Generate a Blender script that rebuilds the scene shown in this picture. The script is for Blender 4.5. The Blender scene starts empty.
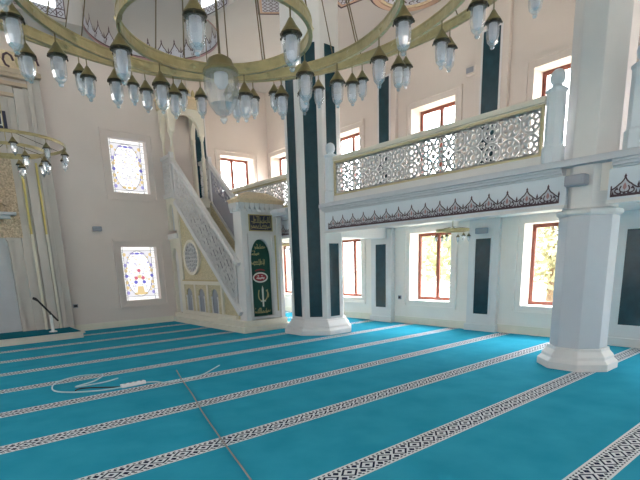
import bpy, bmesh, math, random
from mathutils import Vector, Matrix
random.seed(7)
PI = math.pi
scene = bpy.context.scene
COL = scene.collection

# ------------------------------------------------------------------ helpers
def lin(c):
    c = c / 255.0
    return c / 12.92 if c <= 0.04045 else ((c + 0.055) / 1.055) ** 2.4
def rgb(r, g, b): return (lin(r), lin(g), lin(b), 1.0)

def mat(name, col, rough=0.6, metal=0.0, var=0.0, scale=8.0, bump=0.0, bscale=40.0, spec=0.5, coat=0.0):
    m = bpy.data.materials.new(name); m.use_nodes = True
    nt = m.node_tree; b = nt.nodes['Principled BSDF']
    b.inputs['Base Color'].default_value = col
    b.inputs['Roughness'].default_value = rough
    b.inputs['Metallic'].default_value = metal
    b.inputs['Specular IOR Level'].default_value = spec
    b.inputs['Coat Weight'].default_value = coat
    tc = nt.nodes.new('ShaderNodeTexCoord')
    if var > 0:
        n = nt.nodes.new('ShaderNodeTexNoise'); n.inputs['Scale'].default_value = scale; n.inputs['Detail'].default_value = 5
        nt.links.new(tc.outputs['Object'], n.inputs['Vector'])
        r = nt.nodes.new('ShaderNodeValToRGB')
        r.color_ramp.elements[0].position = 0.3; r.color_ramp.elements[1].position = 0.7
        r.color_ramp.elements[0].color = tuple(c * (1 - var) for c in col[:3]) + (1,)
        r.color_ramp.elements[1].color = tuple(min(1, c * (1 + var)) for c in col[:3]) + (1,)
        nt.links.new(n.outputs['Fac'], r.inputs['Fac'])
        nt.links.new(r.outputs['Color'], b.inputs['Base Color'])
    if bump > 0:
        n2 = nt.nodes.new('ShaderNodeTexNoise'); n2.inputs['Scale'].default_value = bscale; n2.inputs['Detail'].default_value = 3
        nt.links.new(tc.outputs['Object'], n2.inputs['Vector'])
        bp = nt.nodes.new('ShaderNodeBump'); bp.inputs['Strength'].default_value = bump; bp.inputs['Distance'].default_value = 0.02
        nt.links.new(n2.outputs['Fac'], bp.inputs['Height']); nt.links.new(bp.outputs['Normal'], b.inputs['Normal'])
    return m

def emit_mat(name, col, strength):
    m = bpy.data.materials.new(name); m.use_nodes = True
    nt = m.node_tree; nt.nodes.remove(nt.nodes['Principled BSDF'])
    e = nt.nodes.new('ShaderNodeEmission'); e.inputs['Color'].default_value = col; e.inputs['Strength'].default_value = strength
    nt.links.new(e.outputs[0], nt.nodes['Material Output'].inputs['Surface'])
    return m

def glass_mat(name, col, solid, rough=0.05, gloss=0.12):
    m = bpy.data.materials.new(name); m.use_nodes = True
    nt = m.node_tree; nt.nodes.remove(nt.nodes['Principled BSDF'])
    t = nt.nodes.new('ShaderNodeBsdfTransparent'); t.inputs['Color'].default_value = (0.95, 0.97, 0.98, 1)
    g = nt.nodes.new('ShaderNodeBsdfGlossy'); g.inputs['Roughness'].default_value = rough
    d = nt.nodes.new('ShaderNodeBsdfTranslucent'); d.inputs['Color'].default_value = col
    d2 = nt.nodes.new('ShaderNodeBsdfDiffuse'); d2.inputs['Color'].default_value = col
    ms = nt.nodes.new('ShaderNodeMixShader'); ms.inputs[0].default_value = 0.5
    nt.links.new(d.outputs[0], ms.inputs[1]); nt.links.new(d2.outputs[0], ms.inputs[2])
    m1 = nt.nodes.new('ShaderNodeMixShader'); m1.inputs[0].default_value = solid
    nt.links.new(t.outputs[0], m1.inputs[1]); nt.links.new(ms.outputs[0], m1.inputs[2])
    m2 = nt.nodes.new('ShaderNodeMixShader'); m2.inputs[0].default_value = gloss
    nt.links.new(m1.outputs[0], m2.inputs[1]); nt.links.new(g.outputs[0], m2.inputs[2])
    nt.links.new(m2.outputs[0], nt.nodes['Material Output'].inputs['Surface'])
    return m

WLOC = {}
class MB:
    """collects faces in world coordinates"""
    def __init__(s): s.v = []; s.f = []; s.mi = []; s.cur = 0
    def face(s, pts):
        i = len(s.v); s.v += [tuple(p) for p in pts]; s.f.append(list(range(i, i + len(pts)))); s.mi.append(s.cur)
    def mesh(s, vs, fs):
        i = len(s.v); s.v += [tuple(p) for p in vs]
        for f in fs: s.f.append([i + k for k in f]); s.mi.append(s.cur)
    def box(s, x0, x1, y0, y1, z0, z1):
        v = [(x, y, z) for z in (z0, z1) for y in (y0, y1) for x in (x0, x1)]
        s.mesh(v, [(0, 2, 3, 1), (4, 5, 7, 6), (0, 1, 5, 4), (2, 6, 7, 3), (0, 4, 6, 2), (1, 3, 7, 5)])
        return s
    def bar(s, a, b, w, d, up):
        """rectangular bar a-b, width w across, depth d along 'up' normal (centred)"""
        a = Vector(a); b = Vector(b); t = (b - a)
        if t.length < 1e-6: return s
        t.normalize(); n = Vector(up).normalized(); c = t.cross(n).normalized(); n = c.cross(t).normalized()
        v = []
        for p in (a, b):
            for sx, sy in ((-1, -1), (1, -1), (1, 1), (-1, 1)): v.append(p + c * (w / 2 * sx) + n * (d / 2 * sy))
        s.mesh(v, [(0, 1, 2, 3), (7, 6, 5, 4), (0, 4, 5, 1), (1, 5, 6, 2), (2, 6, 7, 3), (3, 7, 4, 0)])
        return s
    def tube(s, pts, r, n=8, cap=True):
        pts = [Vector(p) for p in pts]; rs = r if isinstance(r, (list, tuple)) else [r] * len(pts)
        vs = []; ref = None
        for i, p in enumerate(pts):
            t = (pts[min(i + 1, len(pts) - 1)] - pts[max(i - 1, 0)]).normalized()
            if ref is None or abs(ref.dot(t)) > 0.95: ref = Vector((0, 0, 1)) if abs(t.z) < 0.9 else Vector((1, 0, 0))
            a = t.cross(ref).normalized(); b = t.cross(a).normalized()
            for k in range(n): vs.append(p + (a * math.cos(2 * PI * k / n) + b * math.sin(2 * PI * k / n)) * rs[i])
        fs = []
        for i in range(len(pts) - 1):
            for k in range(n): fs.append((i * n + k, i * n + (k + 1) % n, (i + 1) * n + (k + 1) % n, (i + 1) * n + k))
        if cap: fs += [tuple(range(n))[::-1], tuple((len(pts) - 1) * n + k for k in range(n))]
        s.mesh(vs, fs); return s
    def lathe(s, prof, cx, cy, n=16, rot=0.0, cap=True):
        vs = []; fs = []
        for r, z in prof:
            for k in range(n): vs.append((cx + r * math.cos(rot + 2 * PI * k / n), cy + r * math.sin(rot + 2 * PI * k / n), z))
        for i in range(len(prof) - 1):
            for k in range(n): fs.append((i * n + k, i * n + (k + 1) % n, (i + 1) * n + (k + 1) % n, (i + 1) * n + k))
        if cap: fs += [tuple(range(n))[::-1], tuple((len(prof) - 1) * n + k for k in range(n))]
        s.mesh(vs, fs); return s
    def prism(s, poly, mp, d0, d1):
        """poly 2D, mp(u,v,d) -> world; extruded between depths d0,d1"""
        n = len(poly)
        vs = [mp(u, v, d0) for u, v in poly] + [mp(u, v, d1) for u, v in poly]
        fs = [tuple(range(n)), tuple(range(2 * n - 1, n - 1, -1))]
        for k in range(n): fs.append((k, n + k, n + (k + 1) % n, (k + 1) % n))
        s.mesh(vs, fs); return s
    def ribbon(s, pts, w, mp, d=0.0, closed=False):
        """flat stroke along 2D points"""
        n = len(pts)
        if n < 2: return s
        L = []; R = []
        for i in range(n):
            if closed: p0 = pts[i - 1]; p1 = pts[(i + 1) % n]
            else: p0 = pts[max(i - 1, 0)]; p1 = pts[min(i + 1, n - 1)]
            tx, ty = p1[0] - p0[0], p1[1] - p0[1]; l = math.hypot(tx, ty) or 1
            nx, ny = -ty / l * w / 2, tx / l * w / 2
            L.append(mp(pts[i][0] + nx, pts[i][1] + ny, d)); R.append(mp(pts[i][0] - nx, pts[i][1] - ny, d))
        m = n if closed else n - 1
        s.mesh(L + R, [(i, (i + 1) % n, n + (i + 1) % n, n + i) for i in range(m)])
        return s
    def poly(s, pts, mp, d=0.0):
        s.face([mp(u, v, d) for u, v in pts]); return s
    def build(s, name, mats, parent=None, smooth=False, origin=None, bevel=0.0):
        if not isinstance(mats, (list, tuple)): mats = [mats]
        xs = [p[0] for p in s.v]; ys = [p[1] for p in s.v]; zs = [p[2] for p in s.v]
        o = origin or ((min(xs) + max(xs)) / 2, (min(ys) + max(ys)) / 2, min(zs))
        me = bpy.data.meshes.new(name)
        me.from_pydata([(p[0] - o[0], p[1] - o[1], p[2] - o[2]) for p in s.v], [], s.f)
        for m in mats: me.materials.append(m)
        for p, k in zip(me.polygons, s.mi): p.material_index = k; p.use_smooth = smooth
        bm = bmesh.new(); bm.from_mesh(me)
        bmesh.ops.remove_doubles(bm, verts=bm.verts, dist=1e-5)
        bmesh.ops.recalc_face_normals(bm, faces=bm.faces)
        bm.to_mesh(me); bm.free()
        ob = bpy.data.objects.new(name, me); COL.objects.link(ob)
        pl = WLOC[parent.name] if parent else (0, 0, 0)
        ob.location = (o[0] - pl[0], o[1] - pl[1], o[2] - pl[2])
        if parent: ob.parent = parent
        WLOC[ob.name] = o
        if bevel > 0:
            md = ob.modifiers.new('Bevel', 'BEVEL'); md.width = bevel; md.segments = 2; md.limit_method = 'ANGLE'
        return ob

def tag(o, label=None, cat=None, group=None, kind=None):
    if label: o['label'] = label
    if cat: o['category'] = cat
    if group: o['group'] = group
    if kind: o['kind'] = kind
    return o
def thing(name, loc, label, cat, group=None, kind=None):
    o = bpy.data.objects.new(name, None); COL.objects.link(o); o.location = loc; o.empty_display_size = 0.1
    WLOC[o.name] = tuple(loc)
    return tag(o, label, cat, group, kind)
def struct(o): o['kind'] = 'structure'; return o
def copy_tree(o, parent, loc=None):
    """copy of a part with its sub-parts, new local location"""
    c = o.copy(); COL.objects.link(c); c.parent = parent
    if loc is not None: c.location = loc
    for ch in list(o.children): copy_tree(ch, c)
    return c

# maps from 2D to planes
def mpX(x, sgn=-1):      # plane facing -x : u = y, v = z, depth positive towards the hall
    return lambda u, v, d=0.0: (x + sgn * d, u, v)
def mpY(y, sgn=-1):      # plane facing -y : u = x, v = z
    return lambda u, v, d=0.0: (u, y + sgn * d, v)
def arc(cx, cy, r, a0, a1, n, ry=None):
    ry = ry or r
    return [(cx + r * math.cos(math.radians(a0 + (a1 - a0) * i / n)), cy + ry * math.sin(math.radians(a0 + (a1 - a0) * i / n))) for i in range(n + 1)]
def frame_rect(mb, mp, u0, u1, v0, v1, w, d0, d1):
    mb.prism([(u0, v0), (u1, v0), (u1, v0 + w), (u0, v0 + w)], mp, d0, d1)
    mb.prism([(u0, v1 - w), (u1, v1 - w), (u1, v1), (u0, v1)], mp, d0, d1)
    mb.prism([(u0, v0 + w), (u0 + w, v0 + w), (u0 + w, v1 - w), (u0, v1 - w)], mp, d0, d1)
    mb.prism([(u1 - w, v0 + w), (u1, v0 + w), (u1, v1 - w), (u1 - w, v1 - w)], mp, d0, d1)
def arch_poly(u0, u1, v0, vs, vt, n=10):
    """pointed-round arch outline from (u0,v0) up to springing vs and crown vt"""
    c = (u0 + u1) / 2; r = (u1 - u0) / 2
    return [(u0, v0), (u1, v0)] + arc(c, vs, r, 0, 180, n, vt - vs)
def arch_spandrel(mb, mp, u0, u1, v0, vs, vt, U0, U1, V1, d0, d1, n=12):
    """solid panel U0..U1 x v0..V1 with an arched opening"""
    c = (u0 + u1) / 2; r = (u1 - u0) / 2
    mb.prism([(U0, v0), (u0, v0), (u0, vs), (U0, vs)], mp, d0, d1)
    mb.prism([(u1, v0), (U1, v0), (U1, vs), (u1, vs)], mp, d0, d1)
    a = arc(c, vs, r, 180, 0, n, vt - vs)
    for i in range(n):
        p, q = a[i], a[i + 1]
        mb.prism([p, q, (q[0], V1), (p[0], V1)], mp, d0, d1)
    mb.prism([(U0, vs), (u0, vs), (u0, V1), (U0, V1)], mp, d0, d1)
    mb.prism([(u1, vs), (U1, vs), (U1, V1), (u1, V1)], mp, d0, d1)

# ------------------------------------------------------------------ materials
M = {}
M['plaster_low'] = mat('white_plaster', rgb(240, 233, 226), 0.75, var=0.02, scale=2.5)
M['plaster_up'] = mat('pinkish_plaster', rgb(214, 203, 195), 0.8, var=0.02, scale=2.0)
M['plaster_qibla'] = mat('warm_grey_plaster', rgb(222, 211, 205), 0.8, var=0.02, scale=2.0)
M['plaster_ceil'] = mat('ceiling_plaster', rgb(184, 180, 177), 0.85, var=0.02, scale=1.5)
M['white'] = mat('white_paint', rgb(218, 217, 217), 0.45, var=0.015, scale=6)
M['bluewhite'] = mat('cool_white_paint', rgb(214, 222, 230), 0.5, var=0.015, scale=6)
M['greywhite'] = mat('grey_white_paint', rgb(196, 200, 208), 0.5, var=0.015, scale=6)
M['palegold'] = mat('pale_gilt_edge', rgb(200, 188, 152), 0.45, 0.1)
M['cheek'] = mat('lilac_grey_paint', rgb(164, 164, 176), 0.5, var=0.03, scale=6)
M['step'] = mat('grey_step_stone', rgb(128, 130, 138), 0.5)
M['cream'] = mat('cream_marble', rgb(226, 220, 205), 0.4, var=0.03, scale=5)
M['gold'] = mat('gold_paint', rgb(190, 174, 130), 0.45, 0.15, var=0.06, scale=20)
M['goldyellow'] = mat('yellow_gold_trim', rgb(214, 196, 122), 0.45, 0.05, var=0.05, scale=20)
M['tan'] = mat('carved_gilt_panel', rgb(202, 190, 156), 0.6, 0.0, var=0.3, scale=38, bump=0.8, bscale=38)
M['tan2'] = mat('gilt_entablature', rgb(220, 200, 168), 0.6, 0.0, var=0.13, scale=30, bump=0.6, bscale=30)
M['green'] = mat('dark_green_marble', rgb(30, 60, 70), 0.22, var=0.2, scale=6, spec=0.4)
M['brass'] = mat('aged_brass', rgb(178, 166, 126), 0.3, 0.65, var=0.12, scale=14, bump=0.3, bscale=30)
M['brassdark'] = mat('dark_bronze', rgb(66, 58, 44), 0.4, 0.6)
M['capbrass'] = mat('olive_brass_cap', rgb(134, 122, 84), 0.45, 0.4, var=0.1, scale=25)
M['wood'] = mat('red_brown_frame', rgb(122, 64, 50), 0.45, var=0.12, scale=20)
M['pattern_dark'] = mat('painted_plum_line', rgb(84, 64, 72), 0.7)
M['pattern_red'] = mat('painted_rose_fill', rgb(170, 132, 134), 0.7)
M['pattern_grey'] = mat('painted_grey_fill', rgb(194, 196, 206), 0.7)
M['navy'] = mat('navy_panel', rgb(40, 44, 66), 0.4)
M['rose'] = mat('rose_moulding', rgb(196, 164, 142), 0.7)
M['rod'] = mat('bronze_rod', rgb(112, 100, 80), 0.45, 0.4)
M['dark'] = mat('black_plastic', rgb(32, 32, 36), 0.5)
M['greyplastic'] = mat('grey_plastic', rgb(150, 154, 164), 0.5)
M['whiteplastic'] = mat('white_plastic', rgb(232, 232, 232), 0.4)
M['niche'] = mat('blue_grey_marble', rgb(186, 189, 194), 0.35, var=0.04, scale=3)
M['mihrab_grey'] = mat('mihrab_grey_marble', rgb(192, 186, 180), 0.4, var=0.04, scale=3)
M['mihrab_tan'] = mat('mihrab_tan_marble', rgb(190, 172, 150), 0.45, var=0.06, scale=6)
M['muqarnas'] = mat('gilt_muqarnas', rgb(196, 176, 150), 0.6, var=0.35, scale=26, bump=0.9, bscale=26)
M['greenfab'] = mat('green_curtain_cloth', rgb(12, 66, 56), 0.85, var=0.12, scale=30)
M['goldthread'] = mat('gold_thread', rgb(174, 164, 112), 0.6)
M['whitethread'] = mat('white_thread', rgb(226, 226, 216), 0.7)
M['redthread'] = mat('red_thread', rgb(150, 40, 48), 0.7)
M['cable_tan'] = mat('tan_cable', rgb(140, 132, 130), 0.6)
M['cable_white'] = mat('white_cable', rgb(176, 204, 212), 0.6)
M['lampglass'] = glass_mat('lamp_glass', (0.94, 0.96, 1.0, 1), 0.2, 0.08, 0.24)
M['clearglass'] = glass_mat('clear_lamp_glass', (0.8, 0.84, 0.9, 1), 0.10, 0.08, 0.26)
M['lampfrost'] = glass_mat('frosted_lamp_tube', (0.80, 0.83, 0.93, 1), 0.8, 0.3, 0.05)
M['pane'] = glass_mat('window_glass', (1, 1, 1, 1), 0.0, 0.02, 0.05)
M['teal'] = mat('teal_carpet_plain', rgb(10, 104, 124), 0.95, var=0.06, scale=12, spec=0.1)
M['leaf'] = mat('foliage', rgb(138, 142, 100), 0.8, var=0.4, scale=3)
M['leaf2'] = mat('foliage_pale', rgb(152, 150, 114), 0.8, var=0.4, scale=3)
M['bark'] = mat('bark', rgb(110, 92, 74), 0.9, var=0.2, scale=10)
M['ground'] = mat('pale_ground', rgb(190, 186, 170), 0.9, var=0.1, scale=1)
M['stone'] = mat('pale_marble', rgb(222, 212, 198), 0.35, var=0.04, scale=4)

# carpet: teal with patterned prayer-row bands running along x
def carpet_material():
    m = bpy.data.materials.new('row_carpet'); m.use_nodes = True
    nt = m.node_tree; N = nt.nodes; b = N['Principled BSDF']
    b.inputs['Roughness'].default_value = 1.0; b.inputs['Specular IOR Level'].default_value = 0.02
    tc = N.new('ShaderNodeTexCoord'); sep = N.new('ShaderNodeSeparateXYZ')
    geo = N.new('ShaderNodeNewGeometry'); nt.links.new(geo.outputs['Position'], sep.inputs[0])
    def mth(op, a, bb=None, c=None):
        n = N.new('ShaderNodeMath'); n.operation = op
        for i, q in enumerate((a, bb, c)):
            if q is None: continue
            if isinstance(q, (int, float)): n.inputs[i].default_value = q
            else: nt.links.new(q, n.inputs[i])
        return n.outputs[0]
    X = sep.outputs['X']; Y = sep.outputs['Y']
    P = 1.283
    yy = mth('SUBTRACT', mth('FLOORED_MODULO', mth('ADD', Y, -1.145 + P / 2 + 20 * P), P), P / 2)
    ay = mth('ABSOLUTE', yy)
    band = mth('LESS_THAN', ay, 0.118)
    core = mth('LESS_THAN', ay, 0.098)
    edge = mth('MULTIPLY', mth('GREATER_THAN', ay, 0.084), core)
    # diamond / star motif, period 0.2 m
    px = mth('ABSOLUTE', mth('SUBTRACT', mth('FLOORED_MODULO', X, 0.2), 0.1))
    px2 = mth('ABSOLUTE', mth('SUBTRACT', mth('FLOORED_MODULO', mth('ADD', X, 0.1), 0.2), 0.1))
    dia = mth('ADD', px, mth('MULTIPLY', ay, 1.2))
    r1 = mth('LESS_THAN', mth('ABSOLUTE', mth('SUBTRACT', dia, 0.078)), 0.013)
    r2 = mth('LESS_THAN', dia, 0.028)
    dia2 = mth('ADD', px2, mth('MULTIPLY', mth('ABSOLUTE', mth('SUBTRACT', ay, 0.05)), 1.0))
    r3 = mth('LESS_THAN', dia2, 0.03)
    r4 = mth('LESS_THAN', mth('ADD', mth('ABSOLUTE', mth('SUBTRACT', px, 0.05)), mth('ABSOLUTE', mth('SUBTRACT', ay, 0.066))), 0.018)
    dots = mth('MULTIPLY', edge, mth('LESS_THAN', mth('FLOORED_MODULO', X, 0.05), 0.025))
    dk = mth('MULTIPLY', mth('MAXIMUM', mth('MAXIMUM', mth('MAXIMUM', r1, r2), mth('MAXIMUM', r3, r4)), dots), core)
    nz = N.new('ShaderNodeTexNoise'); nz.inputs['Scale'].default_value = 2.2; nz.inputs['Detail'].default_value = 6
    nt.links.new(tc.outputs['Object'], nz.inputs['Vector'])
    base = N.new('ShaderNodeValToRGB')
    base.color_ramp.elements[0].position = 0.3; base.color_ramp.elements[1].position = 0.75
    base.color_ramp.elements[0].color = rgb(42, 144, 172); base.color_ramp.elements[1].color = rgb(54, 156, 184)
    nt.links.new(nz.outputs['Fac'], base.inputs['Fac'])
    mx1 = N.new('ShaderNodeMix'); mx1.data_type = 'RGBA'
    nt.links.new(dk, mx1.inputs['Factor']); mx1.inputs['A'].default_value = rgb(212, 218, 222); mx1.inputs['B'].default_value = rgb(34, 42, 66)
    mx2 = N.new('ShaderNodeMix'); mx2.data_type = 'RGBA'
    nt.links.new(band, mx2.inputs['Factor']); nt.links.new(base.outputs['Color'], mx2.inputs['A']); nt.links.new(mx1.outputs['Result'], mx2.inputs['B'])
    nt.links.new(mx2.outputs['Result'], b.inputs['Base Color'])
    f = N.new('ShaderNodeTexNoise'); f.inputs['Scale'].default_value = 160
    nt.links.new(tc.outputs['Object'], f.inputs['Vector'])
    bp = N.new('ShaderNodeBump'); bp.inputs['Strength'].default_value = 0.25; bp.inputs['Distance'].default_value = 0.01
    nt.links.new(f.outputs['Fac'], bp.inputs['Height']); nt.links.new(bp.outputs['Normal'], b.inputs['Normal'])
    return m
M['carpet'] = carpet_material()

# ------------------------------------------------------------------ dimensions
XR = 9.5      # right wall
YQ = 13.7     # qibla wall
XL, YB = -8.0, -6.0
ZC = 7.05     # ceiling
ZG0, ZG1 = 2.42, 2.80   # gallery slab
WT = 0.4

# ------------------------------------------------------------------ shell
def wall_grid(mp, U, V, holes, t, mb):
    """wall sheet U x V with rectangular holes, thickness t behind the face"""
    us = sorted(set([U[0], U[1]] + [h[0] for h in holes] + [h[1] for h in holes]))
    vs = sorted(set([V[0], V[1]] + [h[2] for h in holes] + [h[3] for h in holes]))
    def solid(i, j):
        if i < 0 or j < 0 or i >= len(us) - 1 or j >= len(vs) - 1: return False
        u = (us[i] + us[i + 1]) / 2; v = (vs[j] + vs[j + 1]) / 2
        return not any(h[0] < u < h[1] and h[2] < v < h[3] for h in holes)
    for i in range(len(us) - 1):
        for j in range(len(vs) - 1):
            if not solid(i, j): continue
            u0, u1, v0, v1 = us[i], us[i + 1], vs[j], vs[j + 1]
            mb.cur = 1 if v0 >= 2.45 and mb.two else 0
            mb.face([mp(u0, v0, 0), mp(u1, v0, 0), mp(u1, v1, 0), mp(u0, v1, 0)])
            mb.face([mp(u0, v0, -t), mp(u0, v1, -t), mp(u1, v1, -t), mp(u1, v0, -t)])
            if not solid(i - 1, j): mb.face([mp(u0, v0, 0), mp(u0, v1, 0), mp(u0, v1, -t), mp(u0, v0, -t)])
            if not solid(i + 1, j): mb.face([mp(u1, v0, 0), mp(u1, v0, -t), mp(u1, v1, -t), mp(u1, v1, 0)])
            if not solid(i, j - 1): mb.face([mp(u0, v0, 0), mp(u0, v0, -t), mp(u1, v0, -t), mp(u1, v0, 0)])
            if not solid(i, j + 1): mb.face([mp(u0, v1, 0), mp(u1, v1, 0), mp(u1, v1, -t), mp(u0, v1, -t)])

LOW = (0.60, 2.25); UPP = (3.40, 5.08)
rw_centres = [12.92, 9.98, 7.05, 4.12, -0.2, -3.2]
holes_r = [(c - 0.6, c + 0.6, *LOW) for c in rw_centres] + [(c - 0.6, c + 0.6, *UPP) for c in rw_centres]
mb = MB(); mb.two = True
wall_grid(mpX(XR), (YB, YQ + WT), (0, 2.45), [h for h in holes_r if h[3] < 2.5], WT, mb)
wall_grid(mpX(XR), (YB, YQ + WT), (2.45, 9.4), [h for h in holes_r if h[3] > 2.5], WT, mb)
struct(mb.build('wall_right', [M['plaster_low'], M['plaster_up']]))

holes_q_low = [(4.37, 5.37, 0.71, 2.21), (7.68, 8.88, *LOW), (-4.4, -3.4, 0.71, 2.21)]
holes_q_up = [(4.37, 5.37, 3.66, 5.06), (7.68, 8.88, 3.40, 4.98), (-4.4, -3.4, 3.66, 5.06)]
mb = MB(); mb.two = False
wall_grid(mpY(YQ), (XL, 6.95), (0, 9.4), [h for h in holes_q_low + holes_q_up if h[1] < 7], WT, mb)
mb.two = True
wall_grid(mpY(YQ), (6.95, XR), (0, 2.45), [h for h in holes_q_low if h[1] > 7], WT, mb)
wall_grid(mpY(YQ), (6.95, XR), (2.45, 9.4), [h for h in holes_q_up if h[1] > 7], WT, mb)
struct(mb.build('wall_qibla', [M['plaster_qibla'], M['plaster_up']]))

mb = MB(); mb.two = False
wall_grid(mpX(XL, 1), (YB, YQ), (0, 9.4), [(c - 0.75, c + 0.75, 0.6, 2.3) for c in (-1, 2, 5, 8, 11)] + [(c - 0.75, c + 0.75, 3.4, 5.4) for c in (-1, 2, 5, 8, 11)], WT, mb)
struct(mb.build('wall_left', M['plaster_low']))
mb = MB(); mb.two = False
wall_grid(mpY(YB, 1), (XL - WT, XR + WT), (0, 9.4), [(c - 0.75, c + 0.75, 0.6, 2.3) for c in (-4, 4)] + [(c - 0.75, c + 0.75, 3.4, 5.4) for c in (-4, 0, 4)], WT, mb)
struct(mb.build('wall_back', M['plaster_low']))

mb = MB(); mb.box(XL - WT, XR + WT, YB - WT, YQ + WT, -0.2, -0.012)
struct(mb.build('floor', M['stone']))
mb = MB(); mb.box(XL + 0.02, XR - 0.02, YB + 0.02, YQ - 0.02, -0.012, 0.0)
tag(mb.build('prayer_carpet', M['carpet']), 'teal wall-to-wall prayer carpet with patterned white and navy row bands', 'carpet')
mb = MB(); mb.box(-60, 70, -60, 80, -0.5, -0.3)
struct(mb.build('floor_outside', M['ground']))

# ceiling with a drum opening : main circle + exedra circle
c1 = Vector((3.1, 9.7)); R1 = 2.88; c2 = Vector((5.15, 11.92)); R2 = 1.52
d = (c2 - c1).length; a_ = (R1 * R1 - R2 * R2 + d * d) / (2 * d); h_ = math.sqrt(R1 * R1 - a_ * a_)
e1 = (c2 - c1) / d; e2 = Vector((-e1.y, e1.x)); pL = c1 + e1 * a_ + e2 * h_; pR = c1 + e1 * a_ - e2 * h_
def ang(c, p): return math.atan2(p.y - c.y, p.x - c.x)
aL, aR = ang(c1, pL), ang(c1, pR)
loop = []
n1 = 64; a0 = aL; a1 = aR + 2 * PI
for i in range(n1): t = a0 + (a1 - a0) * i / n1; loop.append((c1.x + R1 * math.cos(t), c1.y + R1 * math.sin(t)))
bR, bL = ang(c2, pR), ang(c2, pL)
if bL < bR: bL += 2 * PI
n2 = 40; ex_loop = []
for i in range(n2): t = bR + (bL - bR) * i / n2; ex_loop.append((c2.x + R2 * math.cos(t), c2.y + R2 * math.sin(t)))
loop += ex_loop
def plate_with_hole(name, z, material):
    bm = bmesh.new()
    outer = [(XL - WT, YB - WT), (XR + WT, YB - WT), (XR + WT, YQ + WT), (XL - WT, YQ + WT)]
    es = []
    for ring in (outer, loop):
        vv = [bm.verts.new((x, y, z)) for x, y in ring]
        for i in range(len(vv)): es.append(bm.edges.new((vv[i], vv[(i + 1) % len(vv)])))
    bmesh.ops.triangle_fill(bm, use_beauty=True, use_dissolve=False, edges=es)
    me = bpy.data.meshes.new(name); bm.to_mesh(me); bm.free(); me.materials.append(material)
    o = bpy.data.objects.new(name, me); COL.objects.link(o); WLOC[o.name] = (0, 0, 0)
    return struct(o)
plate_with_hole('ceiling', ZC, M['plaster_ceil'])
mb = MB(); mb.box(XL - WT, XR + WT, YB - WT, YQ + WT, 9.4, 9.6)
struct(mb.build('ceiling_roof', M['plaster_ceil']))
mb = MB(); nl = len(loop)
# drum wall curving inwards as it rises
def inset(p, k):
    cc = c1 if (Vector(p) - c2).length > R2 + 0.02 or (Vector(p) - c1).length < R1 + 0.001 else c2
    return cc + (Vector(p) - cc) * k
prof = [(ZC, 1.0), (7.6, 1.0), (8.2, 0.985), (8.8, 0.94), (9.4, 0.86)]
vs = []
for z, k in prof:
    for p in loop:
        q = Vector(p) if k == 1 else inset(p, k); vs.append((q.x, q.y, z))
fs = []
for i in range(len(prof) - 1):
    for k in range(nl): fs.append((i * nl + k, i * nl + (k + 1) % nl, (i + 1) * nl + (k + 1) % nl, (i + 1) * nl + k))
mb.mesh(vs, fs)
dome_wall = struct(mb.build('wall_dome', M['plaster_ceil'], smooth=True))

# baseboards
mb = MB(); mb.box(XR - 0.04, XR, YB, YQ - 0.05, 0, 0.14); mb.box(XR - 0.025, XR, YB, YQ - 0.05, 0.14, 0.17)
struct(mb.build('baseboard_right', M['cream']))
mb = MB(); mb.box(2.95, 5.7, YQ - 0.04, YQ, 0, 0.14); mb.box(2.95, 5.7, YQ - 0.025, YQ, 0.14, 0.17); mb.box(7.1, XR - 0.05, YQ - 0.04, YQ, 0, 0.14)
struct(mb.build('baseboard_qibla', M['cream']))

# ------------------------------------------------------------------ painted palmette frieze
def qbez(p0, p1, p2, n=6):
    return [((1 - t) ** 2 * p0[0] + 2 * t * (1 - t) * p1[0] + t * t * p2[0], (1 - t) ** 2 * p0[1] + 2 * t * (1 - t) * p1[1] + t * t * p2[1]) for t in [i / n for i in range(n + 1)]]
def palmette(mb, mp, u, v, w, h, lw):
    """one painted palmette; mi 0 dark line, 1 rose fill, 2 grey fill"""
    T = lambda pts: [(u + a * w, v + b * h) for a, b in pts]
    mb.cur = 2
    mb.poly(T([(-.5, .08), (.5, .08), (.5, .30), (.3, .46), (0, .72), (-.3, .46), (-.5, .30)]), mp, 0.002)
    for s in (-1, 1):
        mb.poly(T([(s * .46, .1), (s * .36, .12), (s * .42, .4)][::s]), mp, 0.002)
    mb.cur = 1
    mb.poly(T([(0, .26), (.075, .38), (.05, .5), (0, .6), (-.05, .5), (-.075, .38)]), mp, 0.004)
    mb.cur = 0
    for s in (-1, 1):
        mb.ribbon(T(qbez((s * .5, .32), (s * .34, .40), (s * .22, .54)) + qbez((s * .22, .54), (s * .08, .62), (0, .84))[1:]), lw, mp, 0.005)
        mb.ribbon(T(qbez((0, .16), (s * .28, .2), (s * .13, .46))), lw * .9, mp, 0.005)
        mb.ribbon(T(qbez((s * .16, .12), (s * .46, .16), (s * .3, .38))), lw * .9, mp, 0.005)
        mb.poly(T([(s * .22, .3), (s * .34, .3), (s * .28, .44)]), mp, 0.005)
        mb.poly(T([(s * .1, .1), (s * .2, .12), (s * .14, .26)]), mp, 0.005); mb.poly(T([(s * .38, .1), (s * .47, .1), (s * .44, .28)]), mp, 0.005)
    mb.poly(T([(0, .78), (.055, .87), (0, 1.0), (-.055, .87)]), mp, 0.005)
    mb.poly(T([(-.5, .3), (-.45, .44), (-.5, .62), (-.55, .44)]), mp, 0.005)
    mb.poly(T([(-.06, .1), (.06, .1), (0, .24)]), mp, 0.005)
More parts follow.
